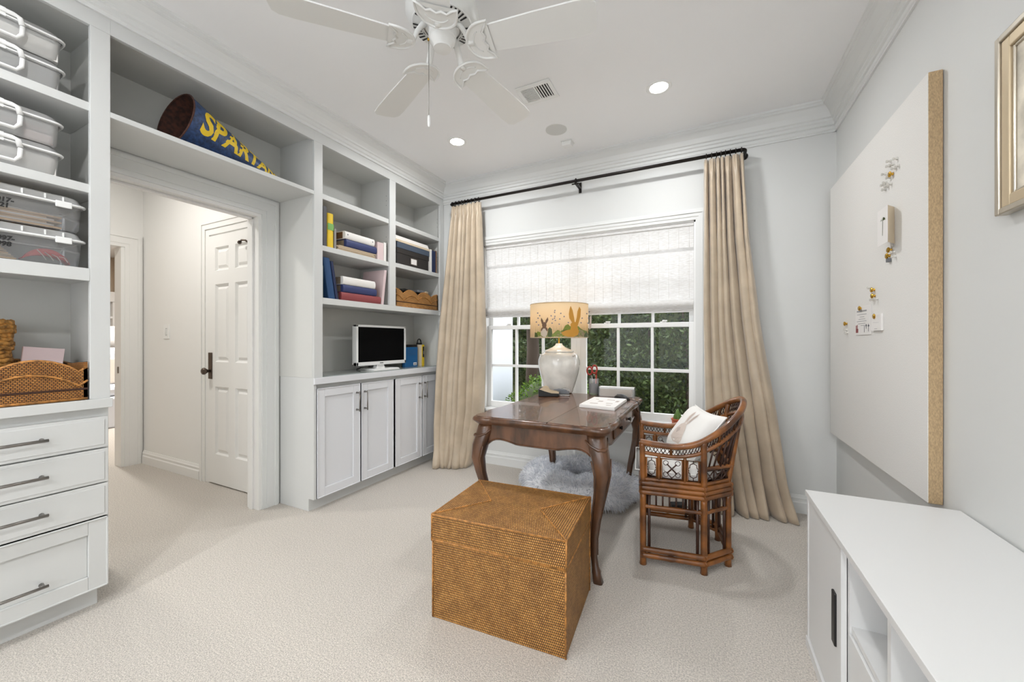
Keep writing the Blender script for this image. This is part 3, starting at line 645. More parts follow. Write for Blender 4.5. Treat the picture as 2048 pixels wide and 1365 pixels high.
# ================================================================== things on the right shelves
XS = XL-.024
def yz(u, v, X=XS): p = onX(u, v, X); return p[1], p[2]
def spine_book(name, label, cat, y0, y1, z0, z1, m, depth=.24, pages='pages', x1=XS, tilt=0, group=None, band=None, rnd=True, hinge=None):
    """upright book: rounded spine facing +x"""
    t = thing(name, label, cat, (x1-depth/2, (y0+y1)/2, z0), 0, group); w_ = (y1-y0)
    def sh(y, z): return y+tilt*(z-z0)
    def ring(z):
        pts = []
        for k in range(7):
            a = -PI/2+PI*k/6; pts.append((x1-.010+(.010 if rnd else .004)*math.cos(a) if rnd else x1, sh(y0+w_/2+w_/2*math.sin(a), z), z))
        return pts
    zz = np.linspace(z0, z1, 4)
    outer = lambda z: ring(z)+[(x1-depth, sh(y1, z), z), (x1-depth, sh(y1-.003, z), z), (x1-.02, sh(y1-.003, z), z), (x1-.02, sh(y0+.003, z), z), (x1-depth, sh(y0+.003, z), z), (x1-depth, sh(y0, z), z)]
    MB().loft([outer(z) for z in zz], smooth=False).build('cover', m, t)
    e = .004
    MB().hexa([(x1-depth+e, sh(y0+.003, z0+e), z0+e), (x1-.02, sh(y0+.003, z0+e), z0+e), (x1-.02, sh(y1-.003, z0+e), z0+e), (x1-depth+e, sh(y1-.003, z0+e), z0+e)],
              [(x1-depth+e, sh(y0+.003, z1-e), z1-e), (x1-.02, sh(y0+.003, z1-e), z1-e), (x1-.02, sh(y1-.003, z1-e), z1-e), (x1-depth+e, sh(y1-.003, z1-e), z1-e)]).build('pages', pages, t)
    if band:
        b0, b1, bm_ = band; MB().loft([[(x1+.0006 if 0 < k < 6 else x1-.002, p[1], z) for k, p in enumerate(ring(z))] for z in (b0, b1)], closed=False, cap=False).build('band', bm_, t)
    return t
def lying_album(name, label, y0, y1, z0, z1, m, depth=.27, x1=XS, pages='pages', screws=False, rz=0, group=None):
    """album lying flat, rounded spine facing +x"""
    t = thing(name, label, 'album', (x1-depth/2, (y0+y1)/2, z0), rz, group); h_ = z1-z0; hw = (y1-y0)/2
    sec = [(depth/2-.012+.012*math.cos(a), h_/2+h_/2*math.sin(a)) for a in np.linspace(-PI/2, PI/2, 9)]+[(-depth/2, h_), (-depth/2, h_-.004), (depth/2-.03, h_-.004), (depth/2-.03, .004), (-depth/2, .004), (-depth/2, 0)]
    MB().loft([[(x, y, z) for x, z in sec] for y in (-hw, -hw*.99, hw*.99, hw)], smooth=False).build('cover', m, t, local=True)
    B(-depth/2+.006, -hw+.006, .004, depth/2-.028, hw-.006, h_-.004).build('pages', pages, t, local=True)
    if screws:
        for s_ in (-1, 1): MB().cyl((depth/2-.001, s_*(hw-.022), h_*.55), (depth/2+.002, s_*(hw-.022), h_*.55), .005, 8).build('screw', 'greyplastic', t, local=True)
    return t
# upper shelf, left bay
spine_book('ring_binder', 'dark grey ring binder standing left of the yellow book', 'binder', 1.866, 1.894, 1.840, 2.122, 'book_grey', rnd=False)
spine_book('book', 'tall yellow book with a green band on its spine', 'book', 1.903, 1.955, 1.840, 2.085, 'book_yellow', band=(1.965, 2.012, 'book_green'))
spine_book('book', 'thin pale grey book right of the yellow book', 'book', 1.960, 1.974, 1.840, 1.985, 'paper_grey', rnd=False)
a0, a1 = yz(676, 500)[0], yz(750, 505)[0]
for k, (dz, mm, lb, e) in enumerate(((0, 'paper_tan', 'tan magazine at the bottom of the album stack', 0), (.012, 'book_cream', 'cream magazine second from bottom of the album stack', .01), (.022, 'paper_tan', 'tan magazine third from bottom of the album stack', -.004), (.030, 'book_cream', 'cream folder just beneath the navy album', .02))):
    mg = thing('magazine', lb, 'magazine', (XS-.13, 2.14, 1.839+dz))
    B(XS-.25, 1.985+e, 1.8395+dz, XS-.003*k, 2.345+e, 1.8485+dz).build('cover', mm, mg); B(XS-.249, 1.986+e, 1.841+dz, XS+.0006-.003*k, 2.344+e, 1.847+dz).build('pages', 'pages', mg)
lying_album('album', 'navy blue album stacked beneath the white album', 2.066, 2.366, 1.880, 1.937, 'book_navy')
lying_album('album', 'white album with screw posts on top of the navy album', 2.055, 2.344, 1.938, 1.995, 'book_white', screws=True, pages='book_brown')
spine_book('album', 'upright pink patterned album right of the stacked albums', 'album', 2.372, 2.440, 1.840, 1.985, 'book_pink', rnd=False)
spine_book('album', 'upright thin white album against the bookcase divider', 'album', 2.443, 2.470, 1.840, 1.995, 'book_white', rnd=False)
# lower shelf, left bay
spine_book('book', 'pale map covered book leaning at the shelf end', 'book', 1.845, 1.864, 1.473, 1.70, 'book_map', rnd=False, tilt=-.0)
spine_book('ring_binder', 'thick blue binder leaning left on the lower shelf', 'binder', 1.916, 1.972, 1.474, 1.763, 'book_blue', tilt=-.17)
spine_book('ring_binder', 'thin dark blue binder behind the thick blue binder', 'binder', 1.976, 1.999, 1.474, 1.745, 'book_dkblue', tilt=-.17)
lying_album('album', 'maroon album at the bottom of the lower stack', 2.022, 2.410, 1.473, 1.535, 'book_maroon')
lying_album('album', 'royal navy album between the maroon and white albums', 2.036, 2.366, 1.536, 1.592, 'book_navy')
lying_album('album', 'glossy white album on top of the lower stack', 2.036, 2.352, 1.593, 1.654, 'book_white')
t = spine_book('album', 'tall pale pink album leaning against the divider', 'album', 2.414, 2.440, 1.474, 1.765, 'book_pink', tilt=.125, rnd=False)
# upper shelf, right bay
t = thing('storage_box', 'black lidded box with a white label holder', 'box', (XS-.15, 2.80, 1.848))
B(XS-.28, 2.60, 1.848, XS-.004, 3.035, 1.955).build('body', 'box_black', t, bev=.002)
B(XS-.284, 2.596, 1.945, XS, 3.039, 1.99).build('lid', 'box_black', t, bev=.002)
B(XS-.004, 2.775, 1.868, XS-.001, 2.868, 1.928).build('label_holder', 'nickel', t); B(XS-.001, 2.783, 1.874, XS, 2.858, 1.922).build('label_card', 'paper', t)
t = thing('storage_box', 'slate blue flat box on the black lidded box', 'box', (XS-.15, 2.80, 1.991))
B(XS-.28, 2.60, 1.9915, XS, 3.045, 2.042).build('body', 'box_slate', t, bev=.002); B(XS-.27, 2.598, 1.994, XS-.015, 2.61, 2.036).build('page_block', 'pages', t)
t = thing('storage_box', 'cream flat box on top of the slate box', 'box', (XS-.15, 2.80, 2.043))
MB().hexa([(XS-.28, 2.585, 2.043), (XS, 2.585, 2.043), (XS, 3.05, 2.043), (XS-.28, 3.05, 2.043)], [(XS-.28, 2.60, 2.10), (XS-.015, 2.60, 2.10), (XS-.015, 3.04, 2.10), (XS-.28, 3.04, 2.10)]).build('body', 'book_white', t, bev=.003)
B(XS-.281, 2.583, 2.043, XS+.002, 3.052, 2.063).build('lid_rim', 'book_cream', t, bev=.002)
spine_book('book', 'upright white book right of the stacked boxes', 'book', 3.052, 3.082, 1.848, 2.068, 'book_white', rnd=False)
spine_book('book', 'dark navy book right of the upright white book', 'book', 3.085, 3.142, 1.848, 2.062, 'book_dkblue', rnd=False)
spine_book('book', 'thin brown book beside the navy book', 'book', 3.145, 3.162, 1.848, 2.07, 'book_brown', rnd=False)
# lower shelf, right bay: wave basket with odds and ends
wave_tray('wicker_basket', 'scalloped light wicker basket below the black box', XS-.27, XS+.006, 2.575, 3.168, 1.473, .155, 'rattan_light', 3.0, .042)
for k, (y, x, ln, ang, mm, lb) in enumerate(((2.635, -.12, .10, .12, 'tape_tan', 'tan leather pouch standing in the wicker basket'), (2.745, -.09, .10, .12, 'dark', 'dark wallet leaning in the wicker basket'), (2.855, -.13, .10, .10, 'book_brown', 'brown case lying across the wicker basket'), (2.965, -.08, .10, -.1, 'greyplastic', 'grey case lying across the wicker basket'), (3.07, -.11, .09, .2, 'tape_tan', 'small tan box at the basket end'))):
    t = thing('pouch', lb, 'pouch', (XS+x, y, 1.628+.004*k)); t.rotation_euler = (ang*.6, ang*.25, ang)
    B(-.05, -ln/2, -.012, .05, ln/2, .014).build('body', mm, t, local=True, bev=.008); B(-.052, -ln/2*.3, -.002, .052, ln/2*.3, .017).build('flap', mm, t, local=True, bev=.004)
t = thing('cloth_pile', 'folded brown cloth at the bottom of the wicker basket', 'cloth', (XS-.14, 2.87, 1.49))
B(XS-.24, 2.60, 1.487, XS-.03, 3.13, 1.52).build('lower_fold', 'book_brown', t, bev=.01); B(XS-.23, 2.61, 1.52, XS-.035, 3.12, 1.603).build('upper_fold', 'dark', t, bev=.01)
# screen on the counter
t = thing('computer_monitor', 'white framed monitor with a black screen on the counter', 'monitor', (-2.53, 2.54, .923))
my0, my1, mz0, mz1 = 2.249, 2.828, .966, 1.303
m = MB().box(-2.535, my0, mz0, -2.5, my0+.020, mz1).box(-2.535, my1-.020, mz0, -2.5, my1, mz1).box(-2.535, my0, mz1-.018, -2.5, my1, mz1).box(-2.535, my0, mz0, -2.5, my1, mz0+.030).box(-2.56, my0+.01, mz0+.01, -2.515, my1-.01, mz1-.01)
m.build('frame', 'plastic_white', t, bev=.003)
B(-2.514, my0+.020, mz0+.030, -2.507, my1-.020, mz1-.018).build('screen', 'screen', t)
MB().hexa([(-2.56, 2.47, .935), (-2.51, 2.47, .935), (-2.51, 2.575, .935), (-2.56, 2.575, .935)], [(-2.55, 2.495, .985), (-2.52, 2.495, .985), (-2.52, 2.555, .985), (-2.55, 2.555, .985)]).build('neck', 'plastic_white', t, bev=.002)
MB().hexa([(-2.64, 2.40, .9232), (-2.44, 2.38, .9232), (-2.44, 2.685, .9232), (-2.64, 2.665, .9232)], [(-2.63, 2.41, .938), (-2.45, 2.395, .936), (-2.45, 2.67, .936), (-2.63, 2.655, .938)]).build('foot', 'plastic_white', t, bev=.003)
B(-2.4995, 2.50, mz0+.012, -2.499, 2.54, mz0+.020).build('badge', 'greyplastic', t)
t = tag(MB().tube([(-2.66, 2.46+.05*math.cos(a)+.03*k, .930+.004*k) if False else (-2.67+.02*math.sin(3*a), 2.40+.045*a, .929+.012*abs(math.sin(1.5*a))) for k, a in enumerate(np.linspace(0, 6, 30))], .004, 6).build('cable', 'black'), 'black cable coiled behind the white monitor', 'cable')
# software boxes / books at the right of the screen
t = thing('software_box', 'blue book showing its back cover beside the monitor', 'book', (-2.52, 2.95, .923))
B(-2.545, 2.83, .9235, -2.52, 3.015, 1.110).build('cover', 'book_teal', t, bev=.001); B(-2.5199, 2.955, .935, -2.5192, 3.0, .962).build('price_label', 'paper', t)
for k in range(7): B(-2.5194, 2.962+.005*k, .940, -2.5189, 2.9645+.005*k, .955).build('bar', 'ink', t)
for k in range(5): B(-2.5199, 2.87, 1.085-.012*k, -2.5193, 2.995-.006*(k % 3), 1.087-.012*k).build('text_line', 'box_slate', t)
t = thing('book', 'black book standing behind the blue book', 'book', (-2.58, 2.95, .923))
B(-2.575, 2.85, .9235, -2.549, 3.045, 1.135).build('cover', 'dark', t, bev=.001); B(-2.574, 2.852, 1.1345, -2.55, 3.043, 1.1362).build('pages', 'pages', t)
t = thing('book', 'yellow and black book right of the blue book', 'book', (-2.52, 3.06, .923))
B(-2.62, 3.047, .9235, -2.505, 3.062, 1.133).build('cover', 'book_cream', t); B(-2.62, 3.062, .9235, -2.5, 3.093, 1.133).build('spine', 'yellow', t, bev=.001); B(-2.5, 3.068, 1.01, -2.4993, 3.090, 1.115).build('black_label', 'dark', t); B(-2.4993, 3.076, 1.04, -2.4988, 3.084, 1.07).build('logo', 'paper_grey', t)
t = thing('padlock', 'dark shackle and cable lock hung on the yellow book', 'lock', (-2.55, 3.075, 1.134))
MB().tube([(-2.55, 3.075+.026*math.cos(a), 1.155+.034*math.sin(a)) for a in np.linspace(-.3, PI+.3, 14)], .006, 8).build('shackle', 'dark', t); B(-2.565, 3.048, 1.1345, -2.535, 3.102, 1.152).build('body', 'dark', t, bev=.003)
# ================================================================== rattan chest
ch_a = math.atan2(.036, .585)
t = thing('rattan_chest', 'large lidded brown rattan chest standing before the desk', 'chest', (-.756, 1.349+.215, 0), ch_a)
hw, hd, hh = .292, .218, .437
B(-hw+.004, -hd+.004, 0, hw-.004, hd-.004, .325).build('body', 'rattan', t, local=True, uv=1)
lidz = .325
MB().add([(-hw, -hd, lidz), (hw, -hd, lidz), (hw, hd, lidz), (-hw, hd, lidz), (-hw, -hd, hh), (hw, -hd, hh), (hw, hd, hh), (-hw, hd, hh)], [(0, 1, 5, 4), (1, 2, 6, 5), (2, 3, 7, 6), (3, 0, 4, 7), (3, 2, 1, 0)]).build('lid_side', 'rattan', t, local=True, uv=1)
cxm = .118
def topuv(co, p):
    c = p.center
    return (co.y*1.0, co.x*1.0) if abs(c.x) > hw-.15 and abs(c.y) < .05 else (co.x, co.y)
MB().add([(-hw, -hd, hh), (hw, -hd, hh), (hw, hd, hh), (-hw, hd, hh), (-cxm+.0, 0, hh), (cxm, 0, hh)], [(0, 1, 5, 4), (1, 2, 5), (2, 3, 4, 5), (3, 0, 4)]).build('lid_top', 'rattan', t, local=True, uv=topuv)
for a, b in (((-hw, -hd), (-cxm, 0)), ((hw, -hd), (cxm, 0)), ((hw, hd), (cxm, 0)), ((-hw, hd), (-cxm, 0))):
    n = 26; MB().tube([(a[0]+(b[0]-a[0])*k/n, a[1]+(b[1]-a[1])*k/n, hh+.0008+.0014*(k % 2)) for k in range(n+1)], .0042, 5).build('seam_braid', 'rattan_edge', t, local=True)
for z in (hh-.002, lidz+.004): MB().tube([(-hw, -hd, z), (hw, -hd, z), (hw, hd, z), (-hw, hd, z)], .0042, 6, closed=True).build('edge_cane', 'rattan_edge', t, local=True)
for sx in (-1, 1):
    for sy in (-1, 1):
        MB().tube([(sx*(hw-.003), sy*(hd-.003), .002), (sx*(hw-.003), sy*(hd-.003), lidz)], .004, 6).tube([(sx*hw, sy*hd, lidz), (sx*hw, sy*hd, hh)], .004, 6).build('corner_cane', 'rattan_edge', t, local=True)

# ================================================================== desk
dkx0, dkx1, dky0, dky1, dkz = -1.155, -.398, 1.815, 2.985, .76
dcx, dcy = (dkx0+dkx1)/2, (dky0+dky1)/2; dw, dl = (dkx1-dkx0)/2, (dky1-dky0)/2
t = thing('writing_desk', 'dark wooden writing desk with curved cabriole legs', 'desk', (dcx, dcy, 0))
def desk_outline(e):
    q = []
    c = .055
    def corner(sx, sy):
        pts = [(1.0, .0), (.98, .22), (.90, .46), (.74, .70), (.46, .90), (.22, .98), (0, 1.0)]
        return [(sx*(dw-e-c+c*p[0]), sy*(dl-e-c+c*p[1])) for p in pts]
    # start on +x side going +y
    def side_notch_y(sx, sy): return [(sx*(dw-e-.004), sy*(dl-.105)), (sx*(dw-e-.014), sy*(dl-.125)), (sx*(dw-e-.004), sy*(dl-.145)), (sx*(dw-e+.004), sy*(dl-.19)), (sx*(dw-e+.002), sy*(dl-.29)), (sx*(dw-e-.010), sy*(dl-.33)), (sx*(dw-e-.006), sy*(dl-.42))]
    def side_notch_x(sx, sy): return [(sx*(dw-.105), sy*(dl-e-.003)), (sx*(dw-.120), sy*(dl-e-.011)), (sx*(dw-.140), sy*(dl-e-.005)), (sx*(dw-.24), sy*(dl-e-.006))]
    for sx, sy, first in ((1, 1, 1), (-1, 1, 0), (-1, -1, 1), (1, -1, 0)):
        if first: q += list(reversed(side_notch_y(sx, sy)))+corner(sx, sy)+side_notch_x(sx, sy)
        else: q += list(reversed(side_notch_x(sx, sy)))+list(reversed(corner(sx, sy)))+side_notch_y(sx, sy)
    return q
prof = [(.016, .716), (.010, .722), (.006, .728), (0, .733), (-.003, .741), (0, .749), (.007, .755), (.012, .757)]
MB().loft([[(x, y, z) for x, y in desk_outline(e)] for e, z in prof], cap=False).add([(x, y, .716) for x, y in desk_outline(.016)], [tuple(range(len(desk_outline(0))))]).build('top_moulding', 'wood', t, local=True)
bo = desk_outline(.012)
# tabletop boards: three planks along the desk with a fine seam
for k, (f0, f1) in enumerate(((-1, .18), (.18, 1))):
    xa, xb = f0*dw, f1*dw
    pts = [(min(max(x, xa+(.0006 if f0 > -1 else 0)), xb-(.0006 if f1 < 1 else 0)), y) for x, y in bo]
    MB().prism(pts, 'z', .742, dkz).build('top_board', 'woodtop', t, local=True, bev=.001)
def apron(p0, p1, inward, dip):
    """shaped rail between two legs; lower edge scalloped"""
    p0, p1, n = Vector(p0), Vector(p1), Vector(inward); L_ = (p1-p0).length; d = (p1-p0)/L_
    N = 28; r = []
    for k in range(N+1):
        s_ = k/N; e = min(s_, 1-s_)*L_
        zb = .615-dip*math.exp(-(e/.055)**2)*1.0+.018*math.sin(PI*min(1, e/.22))
        q = p0+d*(s_*L_)
        r.append([(*(q)[:2], .72), (*(q)[:2], zb+.012), (*(q-n*.008)[:2], zb+.006), (*(q)[:2], zb), (*(q+n*.022)[:2], zb), (*(q+n*.022)[:2], .72)])
    return MB().loft(r, smooth=False).build('apron', 'wood', t, local=True, bev=.001)
ia, il = dw-.045, dl-.045
apron((-ia, -il, 0), (ia, -il, 0), (0, 1, 0), .05); apron((-ia, il, 0), (ia, il, 0), (0, -1, 0), .05)
apron((ia, -il, 0), (ia, il, 0), (-1, 0, 0), .05); apron((-ia, -il, 0), (-ia, il, 0), (1, 0, 0), .05)
# drawer with two small knobs on the chair side
d_ = B(ia, -.26, .635, ia+.010, .30, .712).build('drawer', 'wood', t, local=True, bev=.004)
for y in (-.12, .16): MB().lathe([(.0, .018), (.010, .016), (.012, .010), (.006, .004), (.008, 0)], 12, (0, 0, 0)).build('knob', 'iron', d_, local=True)
for k, o in enumerate(d_.children): o.rotation_euler = (0, PI/2, 0); o.location = (ia+.010, (-.12, .16)[k], .672)
leg_c = [(.72, .000, .086), (.665, .012, .088), (.60, .030, .080), (.53, .040, .066), (.45, .030, .053), (.36, .012, .044), (.28, -.004, .038), (.19, -.016, .033), (.11, -.014, .030), (.06, -.004, .032), (.045, .002, .040), (.03, .004, .038), (.0, .014, .046)]
for sx in (-1, 1):
    for sy in (-1, 1):
        rings = []
        for z, o_, w_ in leg_c:
            cxx, cyy = sx*(ia-.030+o_), sy*(il-.030+o_); h_ = w_/2
            sq = [(1, .55), (.82, .82), (.55, 1), (-.55, 1), (-.82, .82), (-1, .55), (-1, -.55), (-.82, -.82), (-.55, -1), (.55, -1), (.82, -.82), (1, -.55)]
            rings.append([(cxx+h_*a, cyy+h_*b, z) for a, b in sq])
        lg = MB().loft(rings).build('leg', 'wood', t, local=True)
        # carved scroll at the knee and a raised edge line
        kx, ky = sx*(ia+.012), sy*(il+.012)
        MB().tube([(kx-sx*.085, ky+sy*.004, .690), (kx-sx*.055, ky+sy*.010, .665), (kx-sx*.018, ky+sy*.014, .650), (kx+sx*.010, ky+sy*.010, .652), (kx+sx*.014, ky-sy*.018, .650), (kx+sx*.010, ky-sy*.055, .665), (kx+sx*.004, ky-sy*.085, .690)], [.004, .007, .009, .010, .009, .007, .004], 8).build('carving', 'wood', lg, local=True)
        MB().tube([(sx*(ia-.030+o_)-sx*w_*.46, sy*(il-.030+o_)+sy*w_*.5, z) for z, o_, w_ in leg_c[2:9]], .004, 6).tube([(sx*(ia-.030+o_)+sx*w_*.5, sy*(il-.030+o_)-sy*w_*.46, z) for z, o_, w_ in leg_c[2:9]], .004, 6).build('edge_bead', 'wood', lg, local=True)

# ================================================================== things on the desk
# --- lamp
lx, ly = -1.035, 2.945
t = thing('table_lamp', 'white ceramic jar lamp with a hare print drum shade', 'lamp', (lx, ly, .757+.003))
z0 = dkz+.001
MB().lathe([(.0, 0), (.098, 0), (.108, .006), (.116, .03), (.132, .08), (.152, .15), (.164, .215), (.164, .255), (.152, .292), (.128, .314), (.108, .322)], 48, (lx, ly, z0)).build('jar', 'ceramic', t)
MB().lathe([(.108, .318), (.116, .322), (.118, .328), (.112, .334), (.085, .345), (.055, .358), (.032, .374), (.024, .39), (.0, .392)], 40, (lx, ly, z0)).build('lid', 'ceramic', t)
for s_ in (-1, 1):
    a = -1.35+s_*.95
    MB().tube([(lx+(.150+.016*math.sin(PI*k/8))*math.cos(a+(k/8-.5)*.22), ly+(.150+.016*math.sin(PI*k/8))*math.sin(a+(k/8-.5)*.22), z0+.296+.008*math.sin(PI*k/8)) for k in range(9)], .005, 6).build('lug', 'ceramic', t)
MB().cyl((lx, ly, z0+.39), (lx, ly, z0+.55), .006, 8).build('stem', 'brass', t)
RSH, zs0, zs1 = .228, 1.198, 1.458
sh = MB().lathe([(RSH, zs0), (RSH, (zs0+zs1)/2), (RSH, zs1)], 64, (lx, ly, 0), cap=False).build('shade', 'lampshade', t, solid=.002)
for z in (zs0, zs1): MB().tube([(lx+RSH*math.cos(a), ly+RSH*math.sin(a), z) for a in np.linspace(0, 2*PI, 65)[:-1]], .0028, 6, closed=True).build('ring', 'tape_tan', sh)
MB().lathe([(.0, -.045), (.022, -.035), (.032, -.012), (.032, .012), (.02, .035), (.014, .05)], 16, (lx, ly, 1.33)).build('bulb', 'warmbulb', t)
for a in (0, 2.09, 4.19): MB().cyl((lx, ly, zs1-.02), (lx+RSH*math.cos(a), ly+RSH*math.sin(a), zs1-.004), .0018, 6).build('spider', 'brass', t)
point('lamp_bulb', (lx, ly, 1.335), .035, LAMP_POWER, (1, .80, .55))
def on_shade(cx_, cy_, off):      # crop pixels (13.65 px per photo px from 1060,590) -> shade surface
    r = ray(1060+cx_/13.65, 590+cy_/13.65); dx, dy = r[0], r[1]
    a = dx*dx+dy*dy; b = -(dx*lx+dy*ly); c = lx*lx+ly*ly-RSH*RSH; disc = b*b-a*c
    tt = (-b-math.sqrt(max(disc, 0)))/a; p = Vector((dx*tt, dy*tt, EYE+r[2]*tt)); n = Vector((p.x-lx, p.y-ly, 0)).normalized()
    p.z = min(max(p.z, zs0+.001), zs1-.001); return p+n*off
def decal(polys, name, m, off):
    mb = MB()
    for pl_ in polys:
        v2, f2 = flat_poly(pl_, 3); mb.add([on_shade(x, y, off) for x, y in v2], f2)
    o = mb.build(name, m, sh)
    if len(polys) > 8: o['kind'] = 'stuff'
    return o
def blob(cx_, cy_, rx, ry, n=12, rot=0): return [(cx_+rx*math.cos(a)*math.cos(rot)-ry*math.sin(a)*math.sin(rot), cy_+rx*math.cos(a)*math.sin(rot)+ry*math.sin(a)*math.cos(rot)) for a in np.linspace(0, 2*PI, n+1)[:-1]]
gr = [(150, 1170), (150, 1080), (210, 1000), (250, 1060), (320, 1040), (470, 1060), (540, 900), (600, 960), (610, 1080), (700, 1000), (760, 960), (830, 1000), (900, 960), (960, 840), (1040, 800), (1090, 860), (1320, 860), (1380, 920), (1440, 960), (1480, 1050), (1560, 1000), (1580, 1190), (1100, 1185), (600, 1175)]
decal([gr], 'print_grass', 'moss', .0012)
decal([[(490, 1150), (495, 930), (545, 885), (600, 940), (610, 1060), (590, 1165)], [(1460, 1190), (1480, 1080), (1540, 1010), (1590, 1090), (1590, 1195)], [(130, 1160), (140, 1020), (200, 1060), (215, 1165)], [(860, 1030), (930, 960), (1010, 950), (1000, 985), (880, 1040)]], 'print_leaves', 'mossdark', .0020)
decal([[(1105, 300), (1160, 430), (1195, 600), (1215, 760), (1140, 750), (1070, 640), (1058, 520), (1075, 400)], [(1340, 320), (1380, 400), (1370, 590), (1330, 740), (1290, 860), (1235, 770), (1270, 620), (1290, 450)],
       blob(1200, 830, 100, 90), [(1110, 880), (1290, 870), (1330, 1000), (1300, 1100), (1180, 1150), (1040, 1150), (900, 1110), (850, 1030), (980, 970), (1100, 950)]], 'print_gold_hare', 'gold_hare', .0028)
decal([[(315, 625), (360, 700), (385, 800), (330, 800), (300, 700)], [(490, 610), (505, 690), (450, 790), (415, 800), (430, 700)], blob(395, 830, 60, 85), blob(395, 960, 95, 90)], 'print_brown_hare', 'brown_hare', .0028)
decal([blob(390, 1050, 92, 100), blob(390, 960, 45, 40)], 'print_hare_chest', 'beige', .0034)
decal([[(1665, 520), (1672, 640), (1660, 900), (1610, 960), (1600, 900), (1640, 780), (1620, 560), (1640, 600)]], 'print_side_hare', 'hare_line', .0028)
fl = [(215, 500), (270, 570), (225, 640), (180, 745), (240, 825), (680, 430), (672, 480), (578, 575), (680, 590), (670, 640), (620, 670), (693, 700), (605, 775), (840, 508), (930, 595), (812, 662), (797, 803), (1045, 760), (1418, 640), (1388, 765), (1545, 515), (1612, 465), (1592, 635), (1572, 775)]
decal([blob(x, y, 18, 22, 7, x) for x, y in fl], 'print_flowers', 'flower', .0020)
decal([[(x, 1000), (x+4+((x*7) % 21-10), 780+((x*13) % 120)), (x+9, 1000)] for x in range(640, 1000, 42)]+[[(x, 1050), (x+3+((x*5) % 17-8), 760+((x*11) % 140)), (x+8, 1050)] for x in (1390, 1430, 1470, 1500, 1540, 1570, 160, 200, 250, 280)], 'print_stems', 'moss', .0016)
# --- tape dispenser
zt = dkz+.0008
t = thing('tape_dispenser', 'black and grey desk tape dispenser beside the lamp', 'tape dispenser', (-1.03, 2.70, zt), math.radians(25))
pr = [(-.075, 0), (.070, 0), (.072, .022), (.055, .030), (.02, .036), (-.01, .052), (-.04, .068), (-.065, .066), (-.075, .05)]
MB().prism(pr, 'y', -.026, .026).build('body', 'dark', t, local=True, bev=.004)
for y in (-.028, .026): MB().prism([(-.07, .055), (-.04, .072), (-.008, .057), (.03, .042), (.072, .036), (.074, .024), (.02, .026), (-.03, .04)], 'y', y, y+.003).build('side_trim', 'tape_tan', t, local=True)
MB().tube([(-.02, -.010, .052), (-.02, .010, .052)], .026, 18).build('tape_roll', 'tape_tan', t, local=True)
B(.066, -.014, .030, .078, .014, .040).build('cutter', 'nickel', t, local=True)
t = thing('stapler', 'small grey and clear stapler beside the tape dispenser', 'stapler', (-.955, 2.775, zt), math.radians(12))
B(-.06, -.017, 0, .062, .017, .010).build('base', 'nickel', t, local=True, bev=.003)
MB().prism([(-.06, .012), (.058, .014), (.056, .03), (.03, .046), (-.02, .052), (-.06, .045)], 'y', -.014, .014).build('arm', 'greyplastic', t, local=True, bev=.004)
MB().tube([(.0, 0, .048), (.03, 0, .052), (.055, 0, .046), (.06, 0, .030)], .007, 8).build('clear_cap', 'acrylic', t, local=True)
# --- pen glass with scissors
cxp, cyp = -.752, 2.935
t = thing('pen_holder', 'clear glass cup with a dark sleeve holding scissors and pens', 'pen cup', (cxp, cyp, zt))
MB().lathe([(.0, .0), (.034, 0), (.037, .006), (.038, .125), (.036, .125), (.034, .012), (0, .012)], 24, (cxp, cyp, zt), cap=False).build('cup', 'acrylic', t)
MB().lathe([(.026, .014), (.030, .016), (.030, .085), (.026, .087)], 24, (cxp, cyp, zt), cap=False).build('sleeve', 'dark', t)
t = thing('scissors', 'scissors with red brown handles standing in the glass cup', 'scissors', (cxp-.005, cyp, zt+.02))
for s_, dx in ((-1, -.026), (1, .012)):
    MB().tube([(cxp-.004+dx+.024*math.cos(a)*.8, cyp-.01, zt+.182+.012*(s_ > 0)+.030*math.sin(a)) for a in np.linspace(0, 2*PI, 22)[:-1]], .0062, 8, closed=True).build('handle', 'scis', t)
    MB().tube([(cxp-.004+dx*.7, cyp-.01, zt+.155), (cxp-.004, cyp, zt+.10), (cxp-.004-dx*.2, cyp, zt+.016)], [.006, .007, .003], 6, flat=.4).build('blade', 'nickel', t)
for k, (dx, dy, mm, hg, lb) in enumerate(((.016, .008, 'orange', .175, 'orange pen standing in the glass cup'), (.02, -.006, 'scis', .19, 'red brown pen in the glass cup by the scissors'), (-.008, .016, 'green', .145, 'green marker standing in the glass cup'), (.004, -.014, 'black', .15, 'black marker standing in the glass cup'))):
    p = thing('pen', lb, 'pen', (cxp+dx*.6, cyp+dy*.6, zt+.013), 0, 'pens in the glass cup')
    MB().tube([(cxp+dx*.6, cyp+dy*.6, zt+.014), (cxp+dx, cyp+dy, zt+hg*.8)], .0058, 8).build('barrel', mm, p); MB().tube([(cxp+dx, cyp+dy, zt+hg*.8), (cxp+dx*1.05, cyp+dy*1.05, zt+hg)], [.0064, .005], 8).build('cap', mm, p)
# --- acrylic paper box
t = thing('acrylic_box', 'long clear acrylic box with a white paper roll inside', 'box', (-.574, 2.915, zt), math.radians(1))
for a in ((-.128, -.032, 0, .128, -.029, .072), (-.128, .029, 0, .128, .032, .072), (-.128, -.029, 0, -.125, .029, .072), (.125, -.029, 0, .128, .029, .072)): B(*a).build('wall', 'acrylic', t, local=True)
B(-.122, -.027, .002, .108, .027, .056).build('paper_block', 'beige', t, local=True, bev=.003); B(-.124, -.028, .057, .124, .028, .070).build('white_lid', 'paper', t, local=True, bev=.002)
